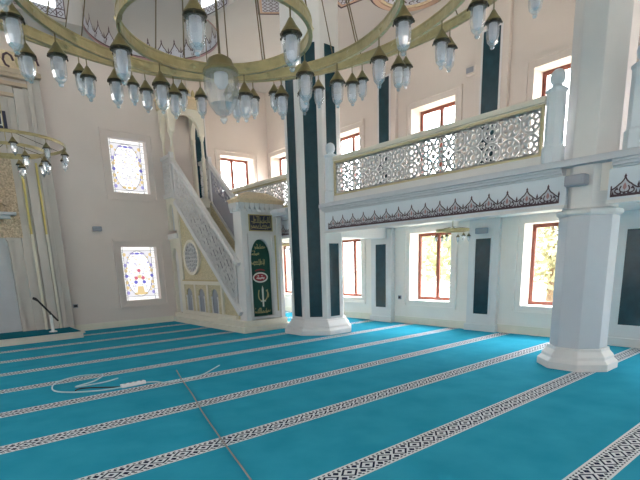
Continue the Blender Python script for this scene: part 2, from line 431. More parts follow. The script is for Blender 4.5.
def frieze(mb, mp, u0, u1, v, n, h, lw):
    w = (u1 - u0) / n
    for i in range(n): palmette(mb, mp, u0 + w * (i + .5), v, w, h, lw)
    mb.cur = 0
    mb.ribbon([(u0 + (u1 - u0) * i / 60, v + .015) for i in range(61)], .03, mp, 0.005)
    mb.ribbon([(u0, v + .0), (u0, v + h * .5)], lw, mp, 0.005); mb.ribbon([(u1, v + .0), (u1, v + h * .5)], lw, mp, 0.005)
PATT = [M['pattern_dark'], M['pattern_red'], M['pattern_grey']]

# palmettes standing on the exedra ring
mb = MB()
angs = [bR + (bL - bR) * t for t in [i / 15 for i in range(16)]]
arc_len = R2 * (bL - bR)
def mp_ring(u, v, d=0.0):
    t = bR + u / R2
    return (c2.x + (R2 - d) * math.cos(t), c2.y + (R2 - d) * math.sin(t), v)
frieze(mb, mp_ring, 0.02, arc_len - 0.02, ZC + 0.02, 17, 0.50, 0.022)
mb.cur = 1
mb.ribbon([(arc_len * i / 40, ZC - .0) for i in range(41)], 0.05, mp_ring, 0.006)
mb.build('painted_palmette_frieze', PATT, dome_wall)

# ------------------------------------------------------------------ windows
WN = [0]
def window(mpf, u0, u1, v0, v1, depth=0.33, surround=0.17, mull=True, sm='white'):
    WN[0] += 1
    p = mpf((u0 + u1) / 2, v0, 0)
    w = thing('window_%d' % WN[0], p, None, None, kind='structure')
    if surround:
        m = MB(); s = surround
        frame_rect(m, mpf, u0 - s, u1 + s, v0 - s, v1 + s, 0.045, 0.0, 0.045)
        frame_rect(m, mpf, u0 - s + .045, u1 + s - .045, v0 - s + .045, v1 + s - .045, s - .075, 0.0, 0.02)
        frame_rect(m, mpf, u0 - .03, u1 + .03, v0 - .03, v1 + .03, 0.03, 0.0, 0.03)
        m.build('surround', M[sm], w)
    m = MB(); frame_rect(m, mpf, u0, u1, v0, v1, 0.075, -depth - 0.05, -depth)
    m.build('frame', M['wood'], w)
    if mull:
        c = (u0 + u1) / 2
        m = MB(); m.prism([(c - .045, v0 + .07), (c + .045, v0 + .07), (c + .045, v1 - .07), (c - .045, v1 - .07)], mpf, -depth - .05, -depth + .005)
        m.build('mullion', M['wood'], w)
    m = MB(); m.prism([(u0 + .07, v0 + .07), (u1 - .07, v0 + .07), (u1 - .07, v1 - .07), (u0 + .07, v1 - .07)], mpf, -depth - .03, -depth - .024)
    m.build('pane', M['pane'], w)
    return w
for h in holes_r:
    if h[0] > 2: window(mpX(XR), *h, sm='plaster_low' if h[3] < 3 else 'plaster_up')
for h in (holes_q_low[1], holes_q_up[1]): window(mpY(YQ), *h, sm='plaster_low' if h[3] < 3 else 'plaster_up')

# stained-glass windows of the qibla wall
SG = {'w': emit_mat('stained_clear', (1.0, 0.99, 0.97, 1), 1.15), 'v': emit_mat('stained_violet', rgb(170, 165, 225), 0.95),
      'y': emit_mat('stained_amber', rgb(240, 214, 160), 0.95), 'r': emit_mat('stained_rose', rgb(222, 120, 140), 0.95),
      'l': emit_mat('stained_lilac', rgb(238, 236, 242), 1.0), 'b': emit_mat('stained_blue', rgb(120, 120, 215), 0.95),
      'k': mat('lead_came', rgb(150, 150, 160), 0.5)}
SG['p'] = emit_mat('stained_pale_violet', rgb(222, 220, 238), 1.0); SG['q'] = emit_mat('stained_pale_amber', rgb(246, 236, 214), 1.0); SG['s'] = emit_mat('stained_pale_grey', rgb(220, 222, 226), 1.0)
SGM = [SG[c] for c in 'wvyrlbpqs']
def stained(mpf, u0, u1, v0, v1, variant):
    WN[0] += 1
    p = mpf((u0 + u1) / 2, v0, 0)
    w = thing('window_%d' % WN[0], p, None, None, kind='structure')
    D = -0.2
    m = MB(); s = .2
    frame_rect(m, mpf, u0 - s, u1 + s, v0 - s, v1 + s, .05, 0.0, .05)
    frame_rect(m, mpf, u0 - s + .05, u1 + s - .05, v0 - s + .05, v1 + s - .05, s - .05, 0.0, .015)
    m.build('surround', M['plaster_qibla'], w)
    m = MB(); m.prism([(u0, v0), (u1, v0), (u1, v1), (u0, v1)], mpf, D - .02, D); m.build('pane', SG['w'], w)
    W, H = u1 - u0, v1 - v0
    P = lambda a, b: (u0 + a * W, v0 + b * H)
    m = MB(); m.cur = 4
    m.poly([P(.1, .07), P(.9, .07), P(.9, .93), P(.1, .93)], mpf, D + .001)
    m.cur = 0
    m.poly([P(.5 + .36 * math.cos(t), .5 + .42 * math.sin(t)) for t in [2 * PI * i / 28 for i in range(28)]], mpf, D + .002)
    def blob(a, b, ra, rb, c, n=8, d=.004):
        m.cur = c; m.poly([P(a + ra * math.cos(2 * PI * i / n), b + rb * math.sin(2 * PI * i / n)) for i in range(n)], mpf, D + d)
    rs = random.Random(variant + 5)
    for i in range(70):
        t_ = rs.uniform(0, 2 * PI); q_ = rs.random() ** .5
        blob(.5 + .33 * q_ * math.cos(t_), .5 + .39 * q_ * math.sin(t_), rs.uniform(.015, .04), rs.uniform(.01, .025), 6 + rs.randrange(3), 6, .0025)
    for i in range(60):
        e_ = rs.randrange(4); a_ = rs.random()
        p_ = ((.05, a_), (.95, a_), (a_, .033), (a_, .967))[e_]; blob(*p_, .025, .012, 6 + rs.randrange(3), 5, .0025)
    # side ornaments
    for sx in (-1, 1):
        for k, (b, c) in enumerate(((.14, 1), (.24, 2), (.34, 2), (.46, 5), (.56, 2), (.66, 1), (.76, 4), (.86, 2))):
            blob(.5 + sx * .37, b, .05, .035, c)
            blob(.5 + sx * (.30 + .03 * math.sin(k * 2)), b + .05, .025, .02, (2, 1, 2, 4)[k % 4])
    for a in (.36, .5, .64): blob(a, .88, .07, .02, 5 if a == .5 else 1)
    for a in (.36, .5, .64): blob(a, .12, .06, .025, 2)
    if variant == 0:
        for a, b, c in ((.5, .56, 3), (.40, .42, 3), (.60, .42, 3), (.38, .34, 5), (.62, .34, 5), (.5, .44, 2)): blob(a, b, .055, .035, c)
        m.cur = 2; m.poly([P(.38, .10), P(.62, .10), P(.58, .26), P(.42, .26)], mpf, D + .004)
    else:
        m.cur = 4; m.ribbon([P(.5 + .17 * math.cos(2 * PI * i / 24), .38 + .2 * math.sin(2 * PI * i / 24)) for i in range(24)], .02, mpf, D + .005, closed=True)
        for a, b, c in ((.44, .3, 4), (.56, .3, 4), (.5, .5, 4), (.36, .72, 4), (.64, .72, 4)): blob(a, b, .05, .025, c)
    m.build('stained_pattern', SGM, w)
    m = MB()
    for a in (.1, .9): m.prism([P(a - .005, 0), P(a + .005, 0), P(a + .005, 1), P(a - .005, 1)], mpf, D, D + .012)
    for b in (.065, .935): m.prism([P(0, b - .004), P(1, b - .004), P(1, b + .004), P(0, b + .004)], mpf, D, D + .012)
    for k in range(1, 10):
        for a0_, a1_ in ((0, .1), (.9, 1)): m.prism([P(a0_, k / 10 - .003), P(a1_, k / 10 - .003), P(a1_, k / 10 + .003), P(a0_, k / 10 + .003)], mpf, D, D + .01)
    m.ribbon([P(.5 + .37 * math.cos(2 * PI * i / 32), .5 + .43 * math.sin(2 * PI * i / 32)) for i in range(32)], .012, mpf, D + .006, closed=True)
    m.build('leading', SG['k'], w)
stained(mpY(YQ), *holes_q_low[0], 0)
stained(mpY(YQ), *holes_q_up[0], 1)

# dome windows set in the drum, with patterned borders
SKYPANE = emit_mat('bright_dome_glazing', (0.97, 0.98, 1.0, 1), 4.8)
def dome_window(a_mid, wd, z0, z1, bw):
    WN[0] += 1
    def mp(u, v, d=0.0):
        t = math.radians(a_mid) + u / R1
        return (c1.x + (R1 - d) * math.cos(t), c1.y + (R1 - d) * math.sin(t), v)
    w = thing('window_%d' % WN[0], mp(0, z0, 0), None, None, kind='structure')
    m = MB()
    for i in range(6):
        a, b = -wd / 2 + wd * i / 6, -wd / 2 + wd * (i + 1) / 6
        m.prism([(a, z0), (b, z0), (b, z1), (a, z1)], mp, 0.012, 0.02)
    m.build('pane', SKYPANE, w)
    m = MB(); m.cur = 0
    h2 = wd / 2 + bw
    def strip(a, b, v0, v1, d, n=8):
        for i in range(n):
            x0_, x1_ = a + (b - a) * i / n, a + (b - a) * (i + 1) / n
            m.prism([(x0_, v0), (x1_, v0), (x1_, v1), (x0_, v1)], mp, 0.0, d)
    m.cur = 2
    strip(-h2, h2, z0 - bw, z0, .018); strip(-h2, -wd / 2, z0, z1, .018, 2); strip(wd / 2, h2, z0, z1, .018, 2); strip(-h2, h2, z1, z1 + bw, .018)
    m.cur = 0
    k = 0
    for k in range(9):
        cx_ = -h2 + bw / 2 + (2 * h2 - bw) * k / 8
        m.ribbon([(cx_ - .05, z0 - bw / 2), (cx_, z0 - bw / 2 + .05), (cx_ + .05, z0 - bw / 2), (cx_, z0 - bw / 2 - .05)], .018, mp, .022, closed=True)
    for sx in (-1, 1):
        cz = z0 + .05
        while cz < z1:
            m.ribbon([(sx * (h2 - bw / 2) - .05, cz), (sx * (h2 - bw / 2), cz + .05), (sx * (h2 - bw / 2) + .05, cz), (sx * (h2 - bw / 2), cz - .05)], .018, mp, .022, closed=True); cz += .1
        m.ribbon([(sx * h2, z0 - bw), (sx * h2, z1 + bw)], .02, mp, .022)
        cb = sx * (h2 - bw / 2)
        m.ribbon([(cb - bw / 2, z0 - bw), (cb + bw / 2, z0 - bw), (cb + bw / 2, z0), (cb - bw / 2, z0)], .03, mp, .024, closed=True)
    m.ribbon([(-h2 + 2 * h2 * i / 8, z0 - bw) for i in range(9)], .02, mp, .022)
    m.build('border', PATT, w)
dome_window(94.0, .66, 7.28, 8.5, .17)
dome_window(13.0, .66, 7.28, 8.5, .17)
for a_ in (125, 156, 187, 218, 249, 280, 311, 342): dome_window(a_, .66, 7.28, 8.5, .17)  # unseen drum windows, added so their glowing panes brighten the upper walls

# painted framed panels and the moulded medallion on the ceiling
def mpZ(cx, cy, rot):
    c, s = math.cos(rot), math.sin(rot)
    return lambda u, v, d=0.0: (cx + u * c - v * s, cy + u * s + v * c, ZC - d)
def ceiling_panel(cx, cy, rot, a, b, label):
    t = thing('painted_ceiling_panel', (cx, cy, ZC), label, 'painted panel', 'framed panels on the ceiling')
    mp = mpZ(cx, cy, rot)
    m = MB(); m.cur = 0; frame_rect(m, mp, -a, a, -b, b, .03, 0, .012); m.cur = 1; frame_rect(m, mp, -a + .05, a - .05, -b + .05, b - .05, .05, 0, .012)
    m.build('border', [M['pattern_dark'], M['rose']], t)
    m = MB(); m.cur = 2; m.prism([(-a + .1, -b + .1), (a - .1, -b + .1), (a - .1, b - .1), (-a + .1, b - .1)], mp, 0, .006)
    m.cur = 0
    for i in range(5):
        for j in range(5):
            u, v = (-a + .1) + (2 * a - .2) * (i + .5) / 5, (-b + .1) + (2 * b - .2) * (j + .5) / 5
            r = .055; m.ribbon([(u - r, v), (u, v + r), (u + r, v), (u, v - r)], .022, mp, .009, closed=True)
    m.build('painted_field', PATT, t)
ceiling_panel(6.75, 9.12, math.radians(-36), .42, .42, 'square painted panel with a plum border on the ceiling behind the big chandelier')
ceiling_panel(7.72, 7.98, math.radians(15), .36, .36, 'small tilted painted panel on the ceiling beside the round medallion')
t = thing('ceiling_medallion', (8.62, 7.02, ZC), 'round rose-framed medallion with dense dark arabesque on the ceiling at the right wall', 'medallion')
mp = mpZ(8.62, 7.02, 0)
m = MB()
for r0, r1, dd, k in ((.86, .83, .02, 1), (.80, .68, .05, 0), (.68, .62, .03, 2)):
    m.cur = k; n = 48
    for i in range(n):
        a, b = 2 * PI * i / n, 2 * PI * (i + 1) / n
        m.prism([(r0 * math.cos(a), r0 * math.sin(a)), (r0 * math.cos(b), r0 * math.sin(b)), (r1 * math.cos(b), r1 * math.sin(b)), (r1 * math.cos(a), r1 * math.sin(a))], mp, 0, dd)
m.build('moulded_ring', [M['rose'], M['pattern_dark'], M['tan2']], t)
m = MB(); m.cur = 2
m.poly([(.62 * math.cos(2 * PI * i / 40), .62 * math.sin(2 * PI * i / 40)) for i in range(40)], mp, .008)
m.cur = 0
for ring, cnt in ((.12, 5), (.26, 9), (.40, 14), (.53, 20)):
    for i in range(cnt):
        t0 = 2 * PI * i / cnt
        u, v = ring * math.cos(t0), ring * math.sin(t0)
        m.ribbon([(u + .055 * math.cos(q + t0), v + .055 * math.sin(q + t0)) for q in [x * .9 for x in range(6)]], .03, mp, .011)
m.build('arabesque_field', PATT, t)

# ------------------------------------------------------------------ columns
def octo(mb, cx, cy, prof):
    mb.lathe([(a / math.cos(PI / 8), z) for a, z in prof], cx, cy, 8, PI / 8)
def column(cx, cy, a, ab, hb, label, panels):
    t = thing('column', (cx, cy, 0), label, 'column')
    m = MB(); octo(m, cx, cy, [(ab, 0), (ab, .10), (ab - .05, .15), (ab - .055, .19), (ab - .11, .26), (a + .035, hb - .03), (a + .03, hb)])
    m.build('base', M['white'], t, bevel=.006)
    if panels:
        m = MB(); octo(m, cx, cy, [(a, hb), (a, ZC)]); m.build('shaft', M['white'], t, bevel=.006)
        half = a * math.tan(PI / 8)
        for k in range(8):
            if k not in (4, 5, 6, 3): continue
            th = k * PI / 4; nx, ny = math.cos(th), math.sin(th)
            for z0, z1 in ([(hb + .06, 5.97)] if k != 6 else [(hb + .06, 2.02), (3.0, 5.97)]):
                mp = lambda u, v, d=0.0, nx=nx, ny=ny: (cx + nx * (a + d) - ny * u, cy + ny * (a + d) + nx * u, v)
                m = MB(); w = half * .58
                m.prism([(-w, z0), (w, z0), (w, z1), (-w, z1)], mp, -.02, .004)
                m.build('marble_panel', M['green'], t)
            m = MB(); mp = lambda u, v, d=0.0, nx=nx, ny=ny: (cx + nx * (a + d) - ny * u, cy + ny * (a + d) + nx * u, v)
            w = half * .58 + .018
            for z0, z1 in ([(hb + .04, 5.99)] if k != 6 else [(hb + .04, 2.04), (2.98, 5.99)]): frame_rect(m, mp, -w, w, z0, z1, .018, 0, .012)
            m.build('panel_bead', M['white'], t)
    else:
        m = MB(); octo(m, cx, cy, [(a, hb), (a, 2.12)]); m.build('shaft', M['greywhite'], t, bevel=.006)
        m = MB(); octo(m, cx, cy, [(a + .004, 2.12), (a + .035, 2.15), (a + .035, 2.19), (a - .03, 2.22), (a - .03, 2.80)]); m.build('capital', M['white'], t, bevel=.005)
        m = MB(); octo(m, cx, cy, [(a, 2.80), (a, ZC)]); m.build('upper_shaft', M['white'], t, bevel=.006)
    return t
column(7.15, 8.53, .60, .78, .34, 'thick white octagonal column with tall dark green marble panels', True)
column(7.25, 2.70, .345, .49, .30, 'plain pale octagonal column on the right without marble panels', False)

# ------------------------------------------------------------------ lattice
def lattice(mb, mp, u0, u1, v0, v1, tile, bw, bd, d):
    nu = max(1, round((u1 - u0) / tile)); nv = max(1, round((v1 - v0) / tile))
    tu, tv = (u1 - u0) / nu, (v1 - v0) / nv
    p0 = Vector(mp(u0, v0, 0)); nrm = (Vector(mp(u0, v0, 1)) - p0).normalized()
    segs = []
    O = [(.47 * math.cos(PI / 8 + k * PI / 4), .47 * math.sin(PI / 8 + k * PI / 4)) for k in range(8)]
    I = [(.2 * math.cos(PI / 8 + k * PI / 4), .2 * math.sin(PI / 8 + k * PI / 4)) for k in range(8)]
    for k in range(8):
        segs += [(I[k], I[(k + 1) % 8]), (I[k], O[k]), (O[k], O[(k + 1) % 8])]
    for sx in (-1, 1):
        for sy in (-1, 1): segs.append(((sx * .40, sy * .40), (sx * .5, sy * .5)))
    for i in range(nu):
        for j in range(nv):
            cu, cv = u0 + tu * (i + .5), v0 + tv * (j + .5)
            for a, b in segs:
                mb.bar(mp(cu + a[0] * tu, cv + a[1] * tv, d), mp(cu + b[0] * tu, cv + b[1] * tv, d), bw, bd, nrm)
    for a, b in (((u0, v0), (u1, v0)), ((u0, v1), (u1, v1)), ((u0, v0), (u0, v1)), ((u1, v0), (u1, v1))):
        mb.bar(mp(*a, d), mp(*b, d), bw * 1.6, bd, nrm)

# ------------------------------------------------------------------ gallery
XF = 6.92     # fascia plane
gal = thing('gallery_balcony', (8.2, 4.0, ZG0), 'white gallery balcony with painted fascia along the right wall', 'balcony')
m = MB(); m.box(7.0, XR, YB, 9.3, ZG0, 2.78); m.box(7.2, XR, 9.3, YQ, ZG0, 2.78); m.build('slab', M['plaster_low'], gal)
for (y0, y1) in ((8.95, YQ), (2.9, 8.1), (YB, 2.38)):
    dx = .24 if y0 > 8 else 0
    m = MB(); m.box(XF + dx, 7.05 + dx, y0, y1, 2.28, 2.66); m.build('fascia', M['bluewhite'], gal)
    m = MB(); m.box(XF - .03 + dx, 7.05 + dx, y0, y1, 2.235, 2.28); m.build('soffit_edge', M['white'], gal)
m = MB()
def ledge(y0, y1, top=True):
    m.box(XF - .03, 7.05, y0, y1, 2.66, 2.69); m.box(XF - .06, 7.05, y0, y1, 2.69, 2.73); m.box(XF - .08, 7.05, y0, y1, 2.73, 2.76)
ledge(2.95, 8.1); ledge(YB, 2.34)
m.box(6.80, 7.1, YB, 8.0, 2.76, 2.83); m.box(6.50, 7.1, 8.80, 9.4, 2.76, 2.83); m.box(6.54, 7.1, 8.80, 9.4, 2.70, 2.76); m.box(7.06, 7.3, 9.4, YQ, 2.66, 2.76); m.box(7.10, 7.3, 9.4, YQ, 2.76, 2.85); m.box(6.82, 7.1, YB, 8.0, 2.83, 2.85); m.box(6.52, 7.1, 8.80, 9.4, 2.83, 2.85)
m.build('ledge', M['greywhite'], gal, bevel=.006)
for (y0, y1, n) in ((9.05, YQ - .02, 15), (2.99, 7.82, 16), (-4.0, 2.34, 21)):
    m = MB(); frieze(m, mpX(XF + (.24 if y0 > 8 else 0), -1), y0, y1, 2.31, n, .27, .017); m.build('painted_frieze', PATT, gal)
m = MB(); m.box(7.4, XR - .16, 8.32, 8.82, 2.18, 2.43); m.build('cross_beam', M['white'], gal)
m = MB(); m.box(7.4, XR - .28, 2.35, 2.95, 2.30, 2.43); m.build('cross_beam', M['white'], gal)

def balustrade(y0, y1, label, posts, ntile, bx=6.95):
    t = thing('balustrade', (bx, (y0 + y1) / 2, 2.85), label, 'balustrade')
    mp = mpX(bx)
    m = MB(); m.box(bx - .06, bx + .06, y0, y1, 3.66, 3.74); m.box(bx - .04, bx + .04, y0, y1, 3.63, 3.66); m.build('top_rail', M['cream'], t, bevel=.008)
    m = MB(); m.box(bx - .06, bx + .06, y0, y1, 2.85, 2.97); m.build('bottom_rail', M['white'], t, bevel=.006)
    m = MB(); frame_rect(m, mp, y0 + .02, y1 - .02, 2.97, 3.64, .035, .0, .05); m.build('gold_border', M['palegold'], t)
    m = MB(); lattice(m, mp, y0 + .055, y1 - .055, 3.005, 3.605, (y1 - y0 - .11) / ntile, .033, .03, .0); m.build('lattice_panel', M['white'], t)
    for py in posts:
        p = MB(); octo(p, bx, py, [(.135, 2.85), (.135, 3.06), (.115, 3.09), (.115, 3.74), (.13, 3.76), (.13, 3.79), (.07, 3.82), (.06, 3.85)])
        pp = p.build('newel_post', M['bluewhite'], t, bevel=.004)
        p = MB(); p.lathe([(.05, 3.84), (.085, 3.87), (.1, 3.93), (.09, 3.99), (.05, 4.03), (.01, 4.045)], bx, py, 12); p.build('ball_finial', M['bluewhite'], pp, smooth=True)
    return t
balustrade(3.25, 7.62, 'pierced white gallery balustrade between the green-panelled column and the plain column', (3.13, 7.74), 14)
balustrade(9.1, 13.66, 'pierced white gallery balustrade behind the stepped pulpit', (), 14, 7.19)
balustrade(-4.0, 2.04, 'pierced white gallery balustrade to the right of the plain column', (2.12,), 19)

# pilasters on the right wall
def pilaster(yc, w, pw, z0, z1, pz0, pz1, proj, label, cap=False):
    t = thing('pilaster', (XR - proj / 2, yc, z0), label, 'pilaster')
    m = MB(); m.box(XR - proj, XR, yc - w / 2, yc + w / 2, z0, z1)
    if z0 < .1: m.box(XR - proj - .04, XR, yc - w / 2 - .03, yc + w / 2 + .03, z0, .15)
    m.build('body', M['white'] if z0 < 1 else M['plaster_up'], t, bevel=.006)
    mp = mpX(XR - proj)
    m = MB(); frame_rect(m, mp, yc - pw / 2 - .035, yc + pw / 2 + .035, pz0 - .035, pz1 + .035, .035, 0, .02); m.build('panel_bead', M['white'], t)
    m = MB(); m.prism([(yc - pw / 2, pz0), (yc + pw / 2, pz0), (yc + pw / 2, pz1), (yc - pw / 2, pz1)], mp, -.01, .006); m.build('marble_panel', M['green'], t)
    if cap:
        m = MB(); m.box(XR - proj - .1, XR, yc - w / 2 - .1, yc + w / 2 + .1, z1 - .02, z1 + .05); m.box(XR - proj - .05, XR, yc - w / 2 - .05, yc + w / 2 + .05, z1 - .08, z1 - .02); m.build('capital', M['white'], t, bevel=.006)
    return t
pilaster(5.58, .72, .36, 0, 2.42, .38, 2.01, .10, 'lower white pilaster with a dark green panel between the two right windows')
pilaster(8.52, .72, .37, 0, 2.42, .39, 2.03, .14, 'lower white pilaster with a dark green panel just right of the green-panelled column')
pilaster(2.36, 1.5, .90, 0, 2.30, .38, 2.0, .26, 'broad white pilaster with a wide dark green panel behind the plain column at right', True)
pilaster(5.58, .72, .38, 2.78, ZC, 3.2, 6.02, .10, 'upper pilaster with a tall dark green strip above the gallery, nearer the plain column')
pilaster(8.44, .72, .34, 2.78, ZC, 3.2, 5.97, .10, 'upper pilaster with a tall dark green strip above the gallery, nearer the green-panelled column')

def pilaster_q(xc, w, pw, z0, z1, pz0, pz1, proj, label):
    t = thing('pilaster', (xc, YQ - proj / 2, z0), label, 'pilaster'); mp = mpY(YQ - proj)
    m = MB(); m.box(xc - w / 2, xc + w / 2, YQ - proj, YQ, z0, z1); m.build('body', M['plaster_up'], t, bevel=.006)
    m = MB(); frame_rect(m, mp, xc - pw / 2 - .035, xc + pw / 2 + .035, pz0 - .035, pz1 + .035, .035, 0, .02); m.build('panel_bead', M['white'], t)
    m = MB(); m.prism([(xc - pw / 2, pz0), (xc + pw / 2, pz0), (xc + pw / 2, pz1), (xc - pw / 2, pz1)], mp, -.01, .006); m.build('marble_panel', M['green'], t)
pilaster_q(7.02, .62, .34, 2.86, ZC, 3.2, 5.97, .06, 'upper pilaster with a dark green strip on the far wall just behind the pulpit canopy')
# ------------------------------------------------------------------ minbar (stepped pulpit)
MX0, MX1 = 5.80, 6.95
mn = thing('minbar', (6.38, 11.7, 0), 'tall white and gilt stepped pulpit with pierced stair sides by the far wall', 'pulpit')
m = MB(); m.box(5.68, 7.08, 9.55, YQ - .01, 0, .14); m.box(5.74, 7.02, 9.62, YQ - .01, .14, .28)
m.build('plinth', M['cream'], mn, bevel=.012)
ztop = lambda y: 1.62 + .90 * (y - 9.8)
zbot = lambda y: .40 + .93 * (y - 9.8)
# stairs
m = MB(); ns = 13; rise = .205
for i in range(ns):
    y0 = 10.05 + (13.0 - 10.05) * i / ns
    m.box(5.95, 6.80, y0, 13.02,   .28 + i * rise, .28 + (i + 1) * rise)
m.build('steps', M['step'], mn)
m = MB(); m.box(5.9, 6.85, 13.0, YQ - .02, 3.3, 3.55); m.build('platform', M['cream'], mn)
for sgn, xs in ((-1, MX0), (1, MX1)):
    mp = mpX(xs, sgn)
    # carved side panel (triangle)
    m = MB(); m.prism([(9.95, .30), (13.0, .30), (13.0, zbot(13.0)), (10.0, zbot(10.0))], mp, -.10, -.035); m.build('carved_panel', M['tan'], mn)
    # frame mouldings
    m = MB()
    for (a, b, w) in (((13.02, .28), (13.02, 3.45), .14), ((9.95, 1.17), (13.0, 1.17), .10), ((10.05, .33), (13.0, .33), .10), ((10.74, .3), (10.74, 1.15), .09), ((11.53, .3), (11.53, 1.15), .08), ((12.27, .3), (12.27, 1.15), .08)):
        if a[1] == 1.17: a = (10.72, 1.17)
        m.bar(mp(*a, -.02), mp(*b, -.02), w, .07, (1, 0, 0))
    m.build('panel_moulding', M['cream'], mn)
    m = MB(); m.bar(mp(10.74, 1.235, .0), mp(13.0, 1.235, .0), .035, .06, (1, 0, 0)); m.build('gold_band', M['gold'], mn)
    # arched niches
    for c in (12.66, 11.90, 11.14):
        q = MB(); arch_spandrel(q, mp, c - .19, c + .19, .38, .78, 1.02, c - .34, c + .34, 1.12, -.06, .0); nf = q.build('niche_panel', M['tan'], mn)
        q = MB(); q.prism(arch_poly(c - .19, c + .19, .38, .78, 1.02), mp, -.034, -.028); q.build('niche_recess', M['greyplastic'], nf)
        for s_ in (-1, 1):
            q = MB(); q.lathe([(.028, .38), (.02, .42), (.017, .74), (.03, .78), (.03, .82)], xs + sgn * -.005, c + s_ * .165, 8)
            q.build('colonnette', M['white'], nf, smooth=False)
    # round rosette
    r = .48; cy_, cz_ = 12.31, 1.86
    q = MB(); n = 36
    for i in range(n):
        a, b = 2 * PI * i / n, 2 * PI * (i + 1) / n
        q.prism([(cy_ + r * math.cos(a), cz_ + r * math.sin(a)), (cy_ + r * math.cos(b), cz_ + r * math.sin(b)), (cy_ + (r - .075) * math.cos(b), cz_ + (r - .075) * math.sin(b)), (cy_ + (r - .075) * math.cos(a), cz_ + (r - .075) * math.sin(a))], mp, -.05, .03)
    ro = q.build('rosette', M['cream'], mn)
    q = MB(); q.prism([(cy_ + .41 * math.cos(2 * PI * i / 32), cz_ + .41 * math.sin(2 * PI * i / 32)) for i in range(32)], mp, -.04, -.025); q.build('rosette_ground', M['greyplastic'], ro)
    q = MB()
    for rr, cnt in ((.1, 6), (.22, 12), (.34, 18)):
        for i in range(cnt):
            t0 = 2 * PI * i / cnt; u, v = cy_ + rr * math.cos(t0), cz_ + rr * math.sin(t0)
            pts = [(u + .062 * math.cos(k * PI / 3 + t0), v + .062 * math.sin(k * PI / 3 + t0)) for k in range(6)]
            for k in range(6): q.bar(mp(*pts[k], .0), mp(*pts[(k + 1) % 6], .0), .017, .03, (1, 0, 0))
    q.build('rosette_lattice', M['white'], ro)
    # stair balustrade : rails and pierced panel
    m = MB(); m.bar(mp(9.80, ztop(9.80), 0), mp(13.06, ztop(13.06), 0), .10, .12, (1, 0, 0)); m.build('handrail', M['white'], mn, bevel=.01)
    m = MB(); m.bar(mp(9.85, zbot(9.85), 0), mp(13.04, zbot(13.04), 0), .13, .11, (1, 0, 0)); m.build('stringer', M['white'], mn, bevel=.01)
    def mps(u, v, d=0.0, xs=xs, sgn=sgn):   # u along y, v 0..1 between stringer and rail
        lo, hi = zbot(u) + .10, ztop(u) - .08
        return (xs + sgn * d, u, lo + v * (hi - lo))
    m = MB()
    nu, nv = 9, 3
    y0, y1 = 10.0, 12.94; tu = (y1 - y0) / nu
    for i in range(nu):
        for j in range(nv):
            cu, cv = y0 + tu * (i + .5), (j + .5) / nv
            O = [(cu + tu * .5 * math.cos(k * PI / 3 + PI / 6), cv + .56 / nv * math.sin(k * PI / 3 + PI / 6)) for k in range(6)]
            I = [(cu + tu * .22 * math.cos(k * PI / 3 + PI / 6), cv + .24 / nv * math.sin(k * PI / 3 + PI / 6)) for k in range(6)]
            for k in range(6):
                m.bar(mps(*O[k]), mps(*O[(k + 1) % 6]), .024, .03, (1, 0, 0))
                m.bar(mps(*I[k]), mps(*I[(k + 1) % 6]), .02, .03, (1, 0, 0)); m.bar(mps(*I[k]), mps(*O[k]), .02, .03, (1, 0, 0))
    m.bar(mps(10.0, 0), mps(10.0, 1), .05, .04, (1, 0, 0)); m.bar(mps(12.94, 0), mps(12.94, 1), .05, .04, (1, 0, 0))
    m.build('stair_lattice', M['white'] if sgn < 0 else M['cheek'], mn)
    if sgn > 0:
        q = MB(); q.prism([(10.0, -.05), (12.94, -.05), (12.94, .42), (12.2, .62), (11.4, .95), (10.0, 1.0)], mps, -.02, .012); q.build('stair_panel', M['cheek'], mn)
    # platform balustrade
    m = MB(); m.bar(mp(13.02, 4.62, 0), mp(YQ - .02, 4.62, 0), .10, .12, (1, 0, 0)); m.bar(mp(13.02, 3.60, 0), mp(YQ - .02, 3.60, 0), .10, .12, (1, 0, 0)); m.bar(mp(13.05, 3.5, 0), mp(13.05, 4.72, 0), .10, .12, (1, 0, 0)); m.build('platform_rail', M['white'], mn, bevel=.008)
    m = MB(); lattice(m, mp, 13.10, YQ - .04, 3.66, 4.56, .3, .024, .03, 0.); m.build('platform_lattice', M['white'], mn)
    # rear bay with arched openings
    m = MB(); arch_spandrel(m, mp, 13.20, 13.58, .28, 1.85, 2.15, 13.08, YQ - .01, 2.42, -.10, .0); m.build('lower_arch', M['cream'], mn)
    m = MB(); m.prism(arch_poly(13.20, 13.58, .28, 1.85, 2.15), mp, -.12, -.09); m.build('lower_arch_recess', M['white'], mn)
    m = MB(); m.prism([(13.02, 2.42), (YQ - .01, 2.42), (YQ - .01, 2.56), (13.02, 2.56)], mp, -.1, .05); m.build('string_course', M['white'], mn)
    m = MB(); arch_spandrel(m, mp, 13.24, 13.54, 2.66, 3.15, 3.38, 13.08, YQ - .01, 3.56, -.10, .0); m.build('upper_arch', M['cream'], mn)
    m = MB(); m.prism(arch_poly(13.24, 13.54, 2.66, 3.15, 3.38), mp, -.12, -.09); m.build('upper_arch_recess', M['niche'], mn)
